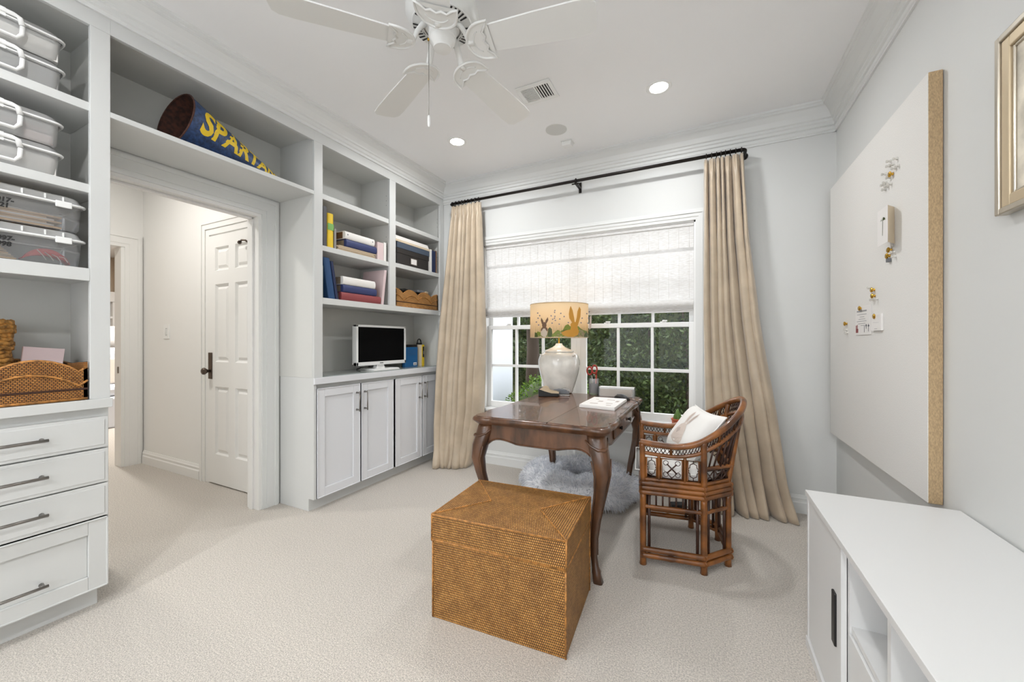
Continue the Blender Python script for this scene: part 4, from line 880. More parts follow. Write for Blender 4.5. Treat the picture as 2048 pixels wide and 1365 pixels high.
# --- mouse and its cord
t = thing('computer_mouse', 'black computer mouse at the desk edge', 'mouse', (-.512, 2.765, zt), math.radians(-22))
rings = []
for s_ in np.linspace(0, 1, 9):
    x = -.056+.112*s_; wv = .031*math.sin(PI*min(.97, max(.06, s_*.9+.05)))**.45; hv = .040*math.sin(PI*min(.98, .03+s_*.8+.1))**.7
    rings.append([(x, wv*math.cos(a), max(0, hv*math.sin(a))) for a in np.linspace(0, PI, 11)])
MB().loft(rings).build('shell', 'black', t, local=True); MB().cyl((-.03, -.004, .030), (-.03, .004, .030), .008, 10).build('wheel', 'greyplastic', t, local=True)
cord = [(-.46, 2.745, zt+.012), (-.43, 2.73, zt+.006), (-.398, 2.70, zt+.003), (-.386, 2.69, .742), (-.382, 2.685, .66), (-.392, 2.68, .52), (-.375, 2.68, .38), (-.365, 2.675, .22), (-.36, 2.69, .08), (-.37, 2.80, .008), (-.38, 2.95, .006), (-.36, 3.08, .006), (-.34, 3.18, .006)]
def smooth(pts, n=5):
    P = [Vector(p) for p in pts]; out = []
    for i in range(len(P)-1):
        p0, p1, p2, p3 = P[max(i-1, 0)], P[i], P[i+1], P[min(i+2, len(P)-1)]
        for k in range(n):
            s_ = k/n; out.append(.5*((2*p1)+(p2-p0)*s_+(2*p0-5*p1+4*p2-p3)*s_*s_+(3*p1-p0-3*p2+p3)*s_**3))
    return out+[P[-1]]
tag(MB().tube(smooth(cord), .0022, 6).build('mouse_cord', 'black'), 'thin black cord hanging from mouse over the desk edge', 'cord')
t = thing('power_adapter', 'small black power adapter on the carpet behind the chair', 'adapter', (-.16, 2.93, 0), .4)
B(-.05, -.03, .001, .05, .03, .045).build('body', 'black', t, local=True, bev=.005); MB().tube(smooth([(.05, 0, .02), (.10, .02, .008), (.15, -.02, .006), (.2, .03, .006)]), .003, 6).build('lead', 'black', t, local=True)
# --- closed laptop / pad with printed cover
t = thing('note_pad', 'thin white pad with small printed drawings on the desk', 'pad', (-.580, 2.515, zt))
q = [(-.693, 2.345), (-.468, 2.305), (-.466, 2.700), (-.690, 2.700)]
MB().prism(q, 'z', zt, zt+.012).build('backing', 'paper', t, bev=.001); MB().prism([(x*.985-.58*.015, y*.985+2.515*.015) for x, y in q], 'z', zt+.012, zt+.0185).build('cover', 'paper', t, bev=.001)
mb = MB()
for k, (x, y, a, b) in enumerate(((-.62, 2.42, .05, .012), (-.60, 2.52, .03, .02), (-.53, 2.45, .04, .010), (-.55, 2.60, .05, .014), (-.50, 2.55, .02, .03), (-.64, 2.60, .02, .012), (-.52, 2.38, .03, .01))): mb.box(x-a/2, y-b, zt+.0185, x+a/2, y+b, zt+.0189)
mb.build('print', 'hare_line', t)
# --- cactus on the window stool
px_, py_ = -.18, YW-.022; zc = .5355
t = thing('potted_cactus', 'small green cactus in a terracotta dish on the window stool', 'plant', (px_, py_, zc))
MB().lathe([(.0, 0), (.040, 0), (.044, .03), (.047, .032), (.047, .042), (.041, .042), (.039, .034), (0, .034)], 20, (px_, py_, zc), cap=False).build('pot', 'terracotta', t)
for dx, dy, r, hg in ((0, 0, .016, .085), (-.02, .006, .010, .045), (.018, -.008, .009, .05), (.004, -.02, .009, .038)):
    mb = MB(); rg = []
    for s_ in np.linspace(0, 1, 7): rg.append([(px_+dx+r*(1-s_**3)**.6*(1+.14*math.cos(6*a))*math.cos(a)+.0001*s_, py_+dy+r*(1-s_**3)**.6*(1+.14*math.cos(6*a))*math.sin(a), zc+.032+hg*s_) for a in np.linspace(0, 2*PI, 25)[:-1]])
    mb.loft(rg).build('stem', 'green', t)

# ================================================================== dog bed
bxc, byc, rx, ry = -.855, 2.855, .435, .345
t = thing('dog_bed', 'fluffy grey round pet bed under the desk', 'pet bed', (bxc, byc, 0))
def bed(a, b, off=0):
    """torus-like cushion: a round the ring, b round the section"""
    R_ = .64; k = .37+off
    x = (R_+k*math.cos(b)); z = .112+(.108+off*.6)*math.sin(b)
    w_ = 1+.03*math.sin(5*a)+.02*math.sin(9*a+1)
    return Vector((bxc+rx*x*w_*math.cos(a), byc+ry*x*w_*math.sin(a), max(.004, z+.010*math.sin(7*a+2))))
NA, NBb = 72, 20
rg = [[bed(2*PI*i/NA, 2*PI*j/NBb) for j in range(NBb)] for i in range(NA)]; rg.append(rg[0])
MB().loft(rg, cap=False).build('ring_cushion', 'furbase', t)
MB().lathe([(0, .05), (.5, .055), (.8, .07)], 40, (0, 0, 0), cap=False)
rgs = [[(bxc+rx*s_*math.cos(a), byc+ry*s_*math.sin(a), .055+.05*(1-s_)**1.5+.01*math.sin(6*a)*s_) for a in np.linspace(0, 2*PI, 41)[:-1]] for s_ in (.02, .25, .5, .7)]
MB().loft(rgs, cap=False).build('centre_cushion', 'furbase', t)
mb = MB()
NF = 15000
A_ = rng.uniform(0, 2*PI, NF); Bb = rng.uniform(-.75, PI+.75, NF); U1 = rng.normal(0, 1, (NF, 3)); LN = rng.uniform(.022, .042, NF)
cl = rng.normal(0, 1, (64, 24, 3))
for k in range(NF):
    p = bed(A_[k], Bb[k]); q = bed(A_[k], Bb[k], .12); n = (q-p); n.normalize()
    c3 = Vector(cl[int(A_[k]/(2*PI)*64) % 64][int((Bb[k]+1)/5.2*24) % 24])
    d = (n+c3*.35+Vector(U1[k])*.16+Vector((0, 0, -.25))); d.normalize()
    s_ = d.cross(Vector(U1[k])); s_.normalize(); L_ = LN[k]
    mid = p+d*L_*.55; tip = p+d*L_*.9+Vector((0, 0, -.008)); 
    if tip.z < .003: tip.z = .003
    mb.add([p-s_*.0022, p+s_*.0022, mid+s_*.0020, mid-s_*.0020, tip], [(0, 1, 2, 3), (3, 2, 4)])
for k in range(3500):
    a = rng.uniform(0, 2*PI); s_ = math.sqrt(rng.uniform(0, 1))*.68; p = Vector((bxc+rx*s_*math.cos(a), byc+ry*s_*math.sin(a), .058+.05*(1-s_)**1.5))
    d = Vector((rng.normal(0, .6), rng.normal(0, .6), 1)); d.normalize(); sd = d.cross(Vector((rng.normal(), rng.normal(), .1))); sd.normalize()
    mb.add([p-sd*.002, p+sd*.002, p+d*.03], [(0, 1, 2)])
fo = mb.build('fur', 'fur', t); fo['kind'] = 'stuff'

# ================================================================== white media cabinet on the right
t = thing('media_cabinet', 'long low white cabinet with sliding doors and black pulls', 'cabinet', (.565, .3, 0))
cx0, cx1, cy0, cy1, chh = .355, .778, -1.1, 1.85, .596
B(cx0-.004, cy0, chh-.020, cx1, cy1, chh).build('top', 'melamine', t, bev=.0015)
B(cx0+.006, cy0, .035, cx1, cy0+.018, chh-.02).build('side_panel', 'melamine', t); B(cx0+.002, cy1-.018, .035, cx1, cy1, chh-.02).build('side_panel', 'melamine', t, bev=.001)
B(cx1-.012, cy0+.018, .035, cx1-.004, cy1-.018, chh-.02).build('back_panel', 'melamine', t); B(cx0+.01, cy0+.018, .035, cx1-.012, cy1-.018, .055).build('bottom_panel', 'melamine', t)
for y in (1.43, 1.155, .80, .40, -.1): B(cx0+.020, y, .055, cx1-.012, y+.018, chh-.02).build('divider', 'melamine', t)
for a, b in ((1.173, 1.43), (.818, 1.155), (.418, .80)): B(cx0+.024, a, .335, cx1-.012, b, .352).build('shelf', 'melamine', t)
B(cx0-.002, cy0, 0, cx0+.012, cy1, .035).build('plinth', 'melamine', t); B(cx1-.03, cy0, 0, cx1-.012, cy1, .035).build('plinth', 'melamine', t)
for k, (a, b, hy, xx, z1_) in enumerate(((1.445, 1.832, 1.485, cx0+.004, chh-.024), (1.175, 1.428, None, cx0+.018, .330), (.12, .50, .46, cx0+.004, chh-.024))):
    d = B(xx, a, .042, xx+.014, b, z1_).build('sliding_door', 'melamine', t, bev=.001)
    if hy: B(xx-.006, hy, .245, xx+.002, hy+.032, .405).build('pull', 'black', d, bev=.003)

# ================================================================== linen pinboard
t = thing('pinboard', 'large linen wrapped pinboard on the right wall', 'pinboard', (.764, 2.585, .57))
B(.743, 1.967, .570, XR-.002, 3.204, 2.163).build('core', 'burlap', t, bev=.003)
B(.7415, 1.969, .572, .744, 3.202, 2.161).build('front_linen', 'linen', t)
XP = .7412
def pin(u, v, kind, lab):
    y, z = onX(u, v, XP)[1:]
    t = thing('push_pin', lab, 'push pin', (XP, y, z), 0, 'pins on the linen board')
    if kind == 'gold':
        o = MB().lathe([(.0, .016), (.009, .0155), (.013, .012), (.011, .008), (.005, .005), (.006, .0015), (.0075, 0)], 14).build('head', 'brass', t, local=True)
    else:
        o = MB().lathe([(.0, .017), (.0065, .016), (.006, .012), (.0035, .008), (.006, .003), (.0065, 0)], 10).build('head', 'clearpin', t, local=True)
    o.rotation_euler = (0, -PI/2, 0)
    nd = MB().cyl((0, 0, 0), (.004, 0, 0), .0008, 5).build('needle', 'nickel', t, local=True)
G = [(1786, 348, 'upper gold pin among the clear pin cluster'), (1783, 500, 'gold pin just under the palm brochure'), (1780, 512, 'lower gold pin under the palm brochure'), (1749, 580, 'upper gold pin of the pair left of the cards'), (1750, 592, 'lower gold pin of the pair above the menu card'), (1724, 617, 'gold pin holding the menu card'), (1754, 633, 'gold pin holding the small folded card'), (1694, 648, 'gold pin left of the menu card')]
for u, v, lb in G: pin(u, v, 'gold', lb)
HI = sorted(((1782, 322), (1795, 317), (1787, 329), (1798, 331), (1781, 332), (1792, 336), (1772, 348), (1781, 355), (1774, 365), (1770, 370), (1783, 368), (1777, 373), (1772, 379)), key=lambda p: p[1])
ORD = ['topmost', 'second highest', 'third highest', 'fourth highest', 'fifth highest', 'sixth highest', 'seventh highest', 'sixth lowest', 'fifth lowest', 'fourth lowest', 'third lowest', 'second lowest', 'lowest']
for (u, v), w_ in zip(HI, ORD): pin(u, v, 'clear', w_+' clear push pin in the cluster high on the board')
for u, v, lb in ((1790, 504, 'upper clear push pin beside the gold pins under the brochure'), (1792, 513, 'lower clear push pin beside the gold pins under the brochure'), (1694, 660, 'upper clear push pin below the leftmost gold pin'), (1696, 666, 'lower clear push pin below the leftmost gold pin'),
                 (1743, 576, 'clear push pin left above the middle gold pair'), (1756, 598, 'clear push pin right of the middle gold pair'), (1748, 600, 'clear push pin just below the middle gold pair')): pin(u, v, 'clear', lb)
def card(name, label, corners, z_off=.002, thick=.0012, cat='card'):
    p = [onX(u, v, XP)[1:] for u, v in corners]; c = np.mean(p, 0)
    t = thing(name, label, cat, (XP, c[0], c[1])); MB().prism(p, 'x', XP-z_off-thick, XP-.0004).build('sheet', 'paper', t); return t, p
t, p = card('menu_card', 'white printed menu card pinned to the board', [(1712.5, 615), (1743.5, 609), (1743.5, 669), (1712.5, 671)])
def oncard(t, p, rects, m, name, x):
    mb = MB()
    for a0, a1, b0, b1 in rects:
        def P(a, b): return (x, (p[0][0]*(1-a)+p[1][0]*a), (p[0][1]*(1-a)+p[1][1]*a)*(1-b)+(p[3][1]*(1-a)+p[2][1]*a)*b)
        mb.add([P(a0, b0), P(a1, b0), P(a1, b1), P(a0, b1)], [(0, 1, 2, 3)])
    mb.build(name, m, t)
oncard(t, p, [(.10, .75, .15, .20), (.12, .74, .285, .30), (.30, .60, .37, .385), (.22, .66, .445, .46), (.10, .74, .52, .535), (.18, .68, .60, .615), (.36, .56, .67, .685)], 'print_grey', 'print', XP-.0036)
oncard(t, p, [(.58, .61, .66, .92), (.70, .73, .64, .80), (.68, .75, .66, .72), (.84, .87, .64, .90), (.81, .91, .68, .73)], 'greyplastic', 'cutlery_print', XP-.0036)
oncard(t, p, [(.03, .09, .66, .78), (.11, .16, .64, .80), (.03, .20, .78, .92)], 'book_maroon', 'red_print', XP-.0036)
t, p = card('folded_card', 'small white folded card pinned right of the menu card', [(1747, 628), (1767, 627), (1767, 661), (1747, 662)], .008)
oncard(t, p, [(.2, .8, .52, .53), (.35, .65, .88, .90)], 'print_grey', 'print', XP-.0096)
# palm brochure: two leaves, one standing off the board
A1, A2, A3, A4 = onX(1757, 424, XP), onX(1776, 408, XP), onX(1772, 484, XP), onX(1754, 494, XP)
t = thing('brochure', 'white folded brochure with a small palm drawing pinned up', 'brochure', (XP, A1[1], A3[2]))
Yl, Yr = A1[1], onX(1790, 440, XP)[1]; Zt, Zb = A1[2]+.012, onX(1776, 488, XP)[2]
XF = XP-.040
Yl, ym = onX(1755, 460, XF)[1], onX(1775, 446, XF)[1]; Zt, Zb = onX(1775, 410, XF)[2], onX(1772, 486, XF)[2]
B(XF, ym, Zb, XF+.001, Yl, Zt).build('front_leaf', 'paper', t)
MB().hexa([(XF, ym, Zb), (XF+.0012, ym+.001, Zb), (XP-.001, Yr+.001, Zb), (XP-.001, Yr, Zb)], [(XF, ym, Zt), (XF+.0012, ym+.001, Zt), (XP-.001, Yr+.001, Zt), (XP-.001, Yr, Zt)]).build('back_leaf', 'book_cream', t)
def onleaf(f, zf): return (XF-.0006, Yl+(ym-Yl)*f, Zb+(Zt-Zb)*zf)
mb = MB().add([onleaf(.50, .25), onleaf(.54, .25), onleaf(.56, .66), onleaf(.53, .66)], [(0, 1, 2, 3)])
for k in range(9):
    a = PI*k/8; mb.add([onleaf(.54, .66), onleaf(.54+.22*math.cos(a+.2), .67+.09*math.sin(a+.2)), onleaf(.54+.26*math.cos(a), .66+.07*math.sin(a)-.01)], [(0, 1, 2)])
mb.build('palm_print', 'mossdark', t)
MB().box(XP-.012, onX(1781, 520, XP)[1]-.012, onX(1781, 524, XP)[2], XP-.001, onX(1781, 520, XP)[1]+.012, onX(1781, 517, XP)[2]).build('tassel', 'greyplastic', t)
# ================================================================== framed picture at the right edge
fy0, fy1 = 1.05, 1.632; fz0, fz1 = 1.53, 2.04
t = thing('framed_picture', 'silver and gold framed picture at the right edge', 'picture', (XR, (fy0+fy1)/2, fz0))
for nm, e0, e1, d, mm in (('outer_frame', 0, .018, .030, 'silver_frame'), ('gold_frame', .018, .05, .024, 'gold_frame'), ('inner_frame', .05, .058, .018, 'silver_frame')):
    MB().box(XR-d, fy0+e0, fz0+e0, XR-.002, fy0+e1, fz1-e0).box(XR-d, fy1-e1, fz0+e0, XR-.002, fy1-e0, fz1-e0).box(XR-d, fy0+e1, fz0+e0, XR-.002, fy1-e1, fz0+e1).box(XR-d, fy0+e1, fz1-e1, XR-.002, fy1-e1, fz1-e0).build(nm, mm, t, bev=.003)
B(XR-.012, fy0+.058, fz0+.058, XR-.006, fy1-.058, fz1-.058).build('picture', 'art', t)
# ================================================================== bamboo chair
CH = thing('bamboo_chair', 'brown bamboo armchair with fretwork sides pulled up to the desk', 'chair', (-.036, 2.432, 0), math.radians(8.2))
def bam(pts, r, name, parent=CH, m='bamboo', node=.16, n=8, closed=False):
    """bamboo pole: slight swellings at the nodes"""
    P = [Vector(p) for p in pts]; out = []; rr = []
    tot = 0
    for i in range(len(P)-1):
        L_ = (P[i+1]-P[i]).length; k = max(2, int(L_/.018))
        for j in range(k):
            s_ = j/k; q = P[i].lerp(P[i+1], s_); d = (tot+s_*L_) % node
            out.append(q); rr.append(r*(1.13 if d < .012 else .97 if d < .028 else 1.0))
        tot += L_
    out.append(P[-1]); rr.append(r)
    return MB().tube(out, rr, n).build(name, m, parent, local=True)
LG = {'A': (-.29, -.255), 'B': (0, -.257), 'C': (.131, -.137), 'E': (.131, .137), 'D': (0, .257), 'F': (-.29, .255)}
ordr = ['A', 'B', 'C', 'E', 'D', 'F']
for k in ordr: bam([(*LG[k], 0), (*LG[k], .37)], .0165, 'leg', node=.13)
def seg(a, b, f): return Vector((LG[a][0]+(LG[b][0]-LG[a][0])*f, LG[a][1]+(LG[b][1]-LG[a][1])*f, 0))
for a, b in zip(ordr, ordr[1:]+['A']):
    A_, B_ = Vector((*LG[a], 0)), Vector((*LG[b], 0)); d = (B_-A_).normalized(); nrm = Vector((d.y, -d.x, 0))*.008
    front = (a == 'F')
    for z, r in ((.381, .0135), (.405, .0130), (.428, .0125)): bam([A_-d*.014+nrm+Vector((0, 0, z)), B_+d*.014+nrm+Vector((0, 0, z))], r, 'seat_rail', node=.15)
    if not front:
        for z in (.084, .052): bam([A_-d*.01+nrm+Vector((0, 0, z)), B_+d*.01+nrm+Vector((0, 0, z))], .0145, 'stretcher', node=.14)
    bam([A_+Vector((0, 0, .305)), B_+Vector((0, 0, .305))], .011, 'gallery_rail')
    n = max(2, int((B_-A_).length/.030))
    for j in range(1, n): MB().cyl(tuple(A_.lerp(B_, j/n)+Vector((0, 0, .31))), tuple(A_.lerp(B_, j/n)+Vector((0, 0, .375))), .0045, 6).build('gallery_spindle', 'bamboo_dark', CH, local=True)
    for q in (A_+d*.030, B_-d*.030): MB().cyl(tuple(q+Vector((0, 0, .06 if not front else .30))), tuple(q+Vector((0, 0, .375))), .0075, 6).build('inner_post', 'bamboo_dark', CH, local=True)
MB().prism([LG[k] for k in ordr], 'z', .405, .437).build('seat', 'bamboo_dark', CH, local=True)
half = [(-.305, -.257, .640), (-.22, -.258, .631), (-.12, -.260, .629), (-.03, -.262, .652), (.05, -.252, .700), (.12, -.218, .752), (.180, -.155, .803), (.215, -.075, .838), (.226, 0, .849)]
full = half+[(x, -y, z) for x, y, z in reversed(half[:-1])]
top = smooth(full, 6)
low = [Vector((p.x*.985-.003, p.y*.985, p.z-.052-.022*max(0, min(1, (p.z-.63)/.2)))) for p in top]
MB().tube(top, .0165, 10).build('arm_rail', 'bamboo', CH, local=True)
MB().tube(low, .0105, 8).build('lower_rail', 'bamboo', CH, local=True)
def at_x(path, i): return path[max(0, min(len(path)-1, int(round(i))))]
NT = len(top)
# posts above the seat
for s_ in (-1, 1):
    bam([(-.29, .255*s_, .43), (-.295, .257*s_, .640)], .0150, 'post', node=.12)
    i0 = int(NT*.265) if s_ < 0 else NT-1-int(NT*.265)
    bam([(0, .257*s_, .43), tuple(top[min(range(NT), key=lambda i: abs(top[i].x)+(9 if top[i].y*s_ < 0 else 0))])], .0160, 'post', node=.13)
    it = min(range(NT), key=lambda i: (top[i]-Vector((.19, .137*s_, .81))).length)
    bam([(.131, .137*s_, .43), tuple(top[it])], .0135, 'post', node=.13)
# lattice between the two rails
def lattice(i0, i1, n):
    mb = MB()
    for q in range(n):
        a, b = i0+(i1-i0)*q/n, i0+(i1-i0)*(q+1)/n
        def L(i, f):
            k = int(i); fr = i-k; k2 = min(k+1, NT-1)
            return (top[k].lerp(top[k2], fr)).lerp(low[k].lerp(low[k2], fr), f)
        mb.tube([L(a, .22), L((a+b)/2, .82), L(b, .22)], .0028, 5).tube([L(a, .82), L((a+b)/2, .22), L(b, .82)], .0028, 5)
    mb.build('lattice', 'bamboo_dark', CH, local=True)
    for i in (i0, i1):
        k = int(i); MB().cyl(tuple(top[k]), tuple(low[k]), .0075, 8).build('rail_strut', 'bamboo', CH, local=True)
iB = min(range(NT), key=lambda i: abs(top[i].x)+(9 if top[i].y > 0 else 0)); iA2 = iB//2
marks = [1, iA2, iB, iB+6, iB+13, NT//2, NT-14-iB, NT-7-iB, NT-1-iB, NT-1-iA2, NT-2]
for a, b in zip(marks, marks[1:]): lattice(a, b, max(3, int((top[b]-top[a]).length/.030)))
# fretwork side panels
def frame_rect(x0, x1, z0, z1, y, name='fret_frame'):
    return MB().tube([(x0, y, z0), (x1, y, z0), (x1, y, z1), (x0, y, z1)], .0058, 6, closed=True).build(name, 'bamboo', CH, local=True)
for s_ in (-1, 1):
    y = .256*s_
    bam([(-.285, y, .447), (-.01, y, .447)], .0095, 'side_rail'); z0, z1 = .460, .563
    for x in (-.212, -.088): bam([(x, y, .45), (x, y, .578)], .008, 'side_post')
    for x0, x1 in ((-.274, -.222), (-.076, -.022)):
        fr = frame_rect(x0, x1, z0, z1-.002, y); xm, zm, wv, hv = (x0+x1)/2, (z0+z1)/2, (x1-x0)/2, (z1-z0)/2
        mb = MB()
        for q in (-1, 1):
            mb.tube([(xm, y, zm+q*hv), (xm, y, zm+q*hv*.72), (xm+wv*.55, y, zm+q*hv*.58), (xm+wv*.62, y, zm+q*hv*.28), (xm+wv*.95, y, zm+q*hv*.16), (xm+wv*.75, y, zm)], .0024, 5)
            mb.tube([(xm, y, zm+q*hv*.72), (xm-wv*.55, y, zm+q*hv*.58), (xm-wv*.62, y, zm+q*hv*.28), (xm-wv*.95, y, zm+q*hv*.16), (xm-wv*.75, y, zm)], .0024, 5)
        mb.build('fretwork', 'bamboo_dark', CH, local=True)
    x0, x1 = -.200, -.100; frame_rect(x0, x1, z0, z1-.002, y); xm, zm, wv, hv = (x0+x1)/2, (z0+z1)/2, (x1-x0)/2-.004, (z1-z0)/2-.004
    mb = MB().tube([(xm, y, zm-hv), (xm+wv, y, zm), (xm, y, zm+hv), (xm-wv, y, zm)], .0042, 6, closed=True)
    mb.tube([(xm-wv/2, y, zm-hv/2), (xm+wv/2, y, zm+hv/2)], .0036, 6).tube([(xm-wv/2, y, zm+hv/2), (xm+wv/2, y, zm-hv/2)], .0036, 6)
    for a_, b_ in ((-1, -1), (-1, 1), (1, -1), (1, 1)): mb.tube([(xm+a_*wv*.62+.012*math.cos(t_), y, zm+b_*hv*.62+.012*math.sin(t_)) for t_ in np.linspace(0, 2*PI, 13)[:-1]], .0018, 5, closed=True)
    mb.build('fretwork', 'bamboo_dark', CH, local=True)
# back: three lower fret panels, rail and spindles
bk = [('B', 'C'), ('C', 'E'), ('E', 'D')]
for a, b in bk:
    A_, B_ = Vector((*LG[a], 0)), Vector((*LG[b], 0)); n = 9 if a == 'C' else 6
    lean = lambda p, z: Vector((p.x+(.068 if p.x > .05 else .068*max(0, p.x)/.131)*(z-.43)/.37, p.y, z))
    bam([lean(A_, .448), lean(B_, .448)], .0095, 'back_rail'); bam([lean(A_, .525), lean(B_, .525)], .0105, 'back_rail')
    mb = MB(); 
    for q in range(3):
        f0, f1 = .08+.29*q, .08+.29*(q+1)-.02
        p = [lean(A_.lerp(B_, f0), .46), lean(A_.lerp(B_, f1), .46), lean(A_.lerp(B_, f1), .512), lean(A_.lerp(B_, f0), .512)]
        mb.tube(p, .003, 5, closed=True).tube([p[0], p[2]], .0028, 5).tube([p[1], p[3]], .0028, 5)
    mb.build('fretwork', 'bamboo_dark', CH, local=True)
    for q in range(1, n):
        p = lean(A_.lerp(B_, q/n), .53); j = min(range(NT), key=lambda i: (Vector((low[i].x, low[i].y, 0))-Vector((p.x*1.25+.02, p.y*1.12, 0))).length+(5 if low[i].z < .62 else 0))
        MB().cyl(tuple(p), tuple(low[j]), .0046, 6).build('back_spindle', 'bamboo_dark', CH, local=True)
inner = [Vector((p.x*.93-.012, p.y*.9, p.z-.125)) for p in top[iB+10:NT-11-iB]]
MB().tube(inner, .008, 8).build('inner_rail', 'bamboo', CH, local=True)
mb = MB()
for k in range(2, len(inner)-4, 5):
    a, b, c, d = inner[k], inner[k+3], low[iB+10+k+3], low[iB+10+k]
    mb.tube([a.lerp(d, .25), b.lerp(c, .25), c.lerp(b, .15), d.lerp(a, .15)], .0035, 5, closed=True)
mb.build('back_fret', 'bamboo_dark', CH, local=True)
# seat cushion, hare pillow
def world(p): c, s_ = math.cos(math.radians(8.2)), math.sin(math.radians(8.2)); return Vector((-.036+c*p[0]-s_*p[1], 2.432+s_*p[0]+c*p[1], p[2]))
t = thing('seat_cushion', 'plain white seat cushion on the bamboo chair', 'cushion', world((-.1, 0, .438)), math.radians(8.2))
ol = [(-.325, -.222), (-.10, -.232), (.0, -.225), (.105, -.115), (.105, .115), (.0, .225), (-.10, .232), (-.325, .222)]
def olr(e, z): return [((x+.1)*(1-e)-.0, y*(1-e), z) for x, y in ol]
MB().loft([olr(.05, 0), olr(.0, .012), olr(-.012, .045), olr(0, .078), olr(.06, .092)]).build('cover', 'fabric_white', t, local=True, sub=2)
MB().tube([Vector(p) for p in olr(-.014, .045)], .0035, 6, closed=True).build('piping', 'fabric_white', t, local=True)
T1, T2, B2, B1 = (Vector(p) for p in ((.122, -.15, .772), (.018, .195, .778), (-.150, .165, .535), (-.045, -.175, .528)))
t = thing('throw_pillow', 'white pillow with a faint hare drawing on the bamboo chair', 'pillow', world((0, 0, .535)), math.radians(8.2)); PO = Vector((0, 0, .535))
pn = (T2-T1).cross(B1-T1).normalized()
if pn.x > 0: pn = -pn
def pil(u, v, side=1, off=0):
    p = (T1.lerp(T2, u)).lerp(B1.lerp(B2, u), v); e = (1-(2*u-1)**4)*(1-(2*v-1)**4)
    pinch = .016*math.sin(PI*u)*((2*v-1)**3) ; pinch2 = .016*math.sin(PI*v)*((2*u-1)**3)
    p = p-(B1-T1).normalized()*pinch-(T2-T1).normalized()*pinch2
    return p+pn*(side*(.062*max(0, e)**.55)+off*side)-PO
MB().grid(lambda u, v: pil(u, v, 1), 20, 20).build('front', 'fabric_white', t, local=True)
MB().grid(lambda u, v: pil(u, v, -1), 20, 20).build('back', 'fabric_white', t, local=True)
MB().tube([pil(a, 0) for a in np.linspace(0, 1, 12)]+[pil(1, a) for a in np.linspace(.08, 1, 12)]+[pil(1-a, 1) for a in np.linspace(.08, 1, 12)]+[pil(0, 1-a) for a in np.linspace(.08, .92, 12)], .0035, 6, closed=True).build('piping', 'fabric_white', t, local=True)
# image axes: u runs near -> far (right -> left in view)
def pdec(polys, name, m, off):
    mb = MB()
    for pl_ in polys:
        v2, f2 = flat_poly(pl_, 2); mb.add([pil(1-x, y, 1, off) for x, y in v2], f2)
    return mb.build(name, m, t, local=True)
pdec([[(.30, .62), (.36, .5), (.44, .44), (.52, .46), (.60, .58), (.66, .78), (.62, .88), (.40, .90), (.28, .82)], [(.43, .46), (.42, .30), (.46, .12), (.51, .20), (.50, .42)], [(.50, .44), (.55, .28), (.62, .14), (.64, .24), (.57, .42), (.53, .47)]], 'hare_print', 'hare_pale', .0012)
pdec([[(.34, .60), (.42, .56), (.46, .62), (.40, .70)], [(.455, .40), (.465, .16), (.48, .2), (.475, .40)], [(.54, .40), (.61, .18), (.62, .22), (.555, .42)]], 'hare_shading', 'hare_line', .002)

# ================================================================== ceiling fan
fx, fy, fz = -.9956, 1.3505, 2.415
t = thing('ceiling_fan', 'white five blade ceiling fan with a pull chain', 'ceiling fan', (fx, fy, H))
MB().lathe([(.075, H-.001), (.075, H-.02), (.05, H-.045), (.024, H-.05)], 32, (fx, fy, 0)).build('canopy', 'fanwhite', t)
MB().cyl((fx, fy, H-.05), (fx, fy, 2.62), .014, 12).build('downrod', 'fanwhite', t)
MB().lathe([(.03, 2.655), (.09, 2.645), (.135, 2.615), (.152, 2.575), (.152, 2.545), (.140, 2.520), (.127, 2.508)], 48, (fx, fy, 0)).build('motor_housing', 'fanwhite', t)
MB().lathe([(.127, 2.508), (.124, 2.503), (.082, 2.497), (.080, 2.500)], 48, (fx, fy, 0), cap=False).build('vent_plate', 'fanwhite', t)
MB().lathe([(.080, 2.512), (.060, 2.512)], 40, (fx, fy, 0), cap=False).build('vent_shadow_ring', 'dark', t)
for k in range(40):
    a = 2*PI*k/40
    if min(abs(((a-math.radians(227.3)+q*math.radians(72)+PI) % (2*PI))-PI) for q in range(5)) < .13: continue
    ca, sa = math.cos(a), math.sin(a)
    def R_(r, w_, z): return (fx+r*ca-w_*sa, fy+r*sa+w_*ca, z)
    MB().add([R_(.091, -.0032, 2.4965), R_(.091, .0032, 2.4965), R_(.1215, .0042, 2.5005), R_(.1215, -.0042, 2.5005)], [(0, 1, 2, 3)]).build('vent_slot', 'black', t)
for k in range(20):
    a = 2*PI*(k+.5)/20; ca, sa = math.cos(a), math.sin(a)
    MB().add([R_(.0845, -.007, 2.4962), R_(.0845, .007, 2.4962), R_(.0872, .007, 2.4966), R_(.0872, -.007, 2.4966)], [(0, 1, 2, 3)]).build('vent_slot', 'black', t)
MB().lathe([(.070, 2.510), (.070, 2.494), (.060, 2.490), (.0585, 2.486), (.0585, 2.455), (.054, 2.449), (.054, 2.440), (.048, 2.430), (.040, 2.420), (.036, 2.413), (.036, 2.409), (0, 2.406)], 40, (fx, fy, 0)).build('switch_housing', 'fanwhite', t)
def frame_at(k):
    a = math.radians(227.3-72*k); d = Vector((math.cos(a), math.sin(a), 0)); s_ = Vector((-math.sin(a), math.cos(a), 0)); return d, s_
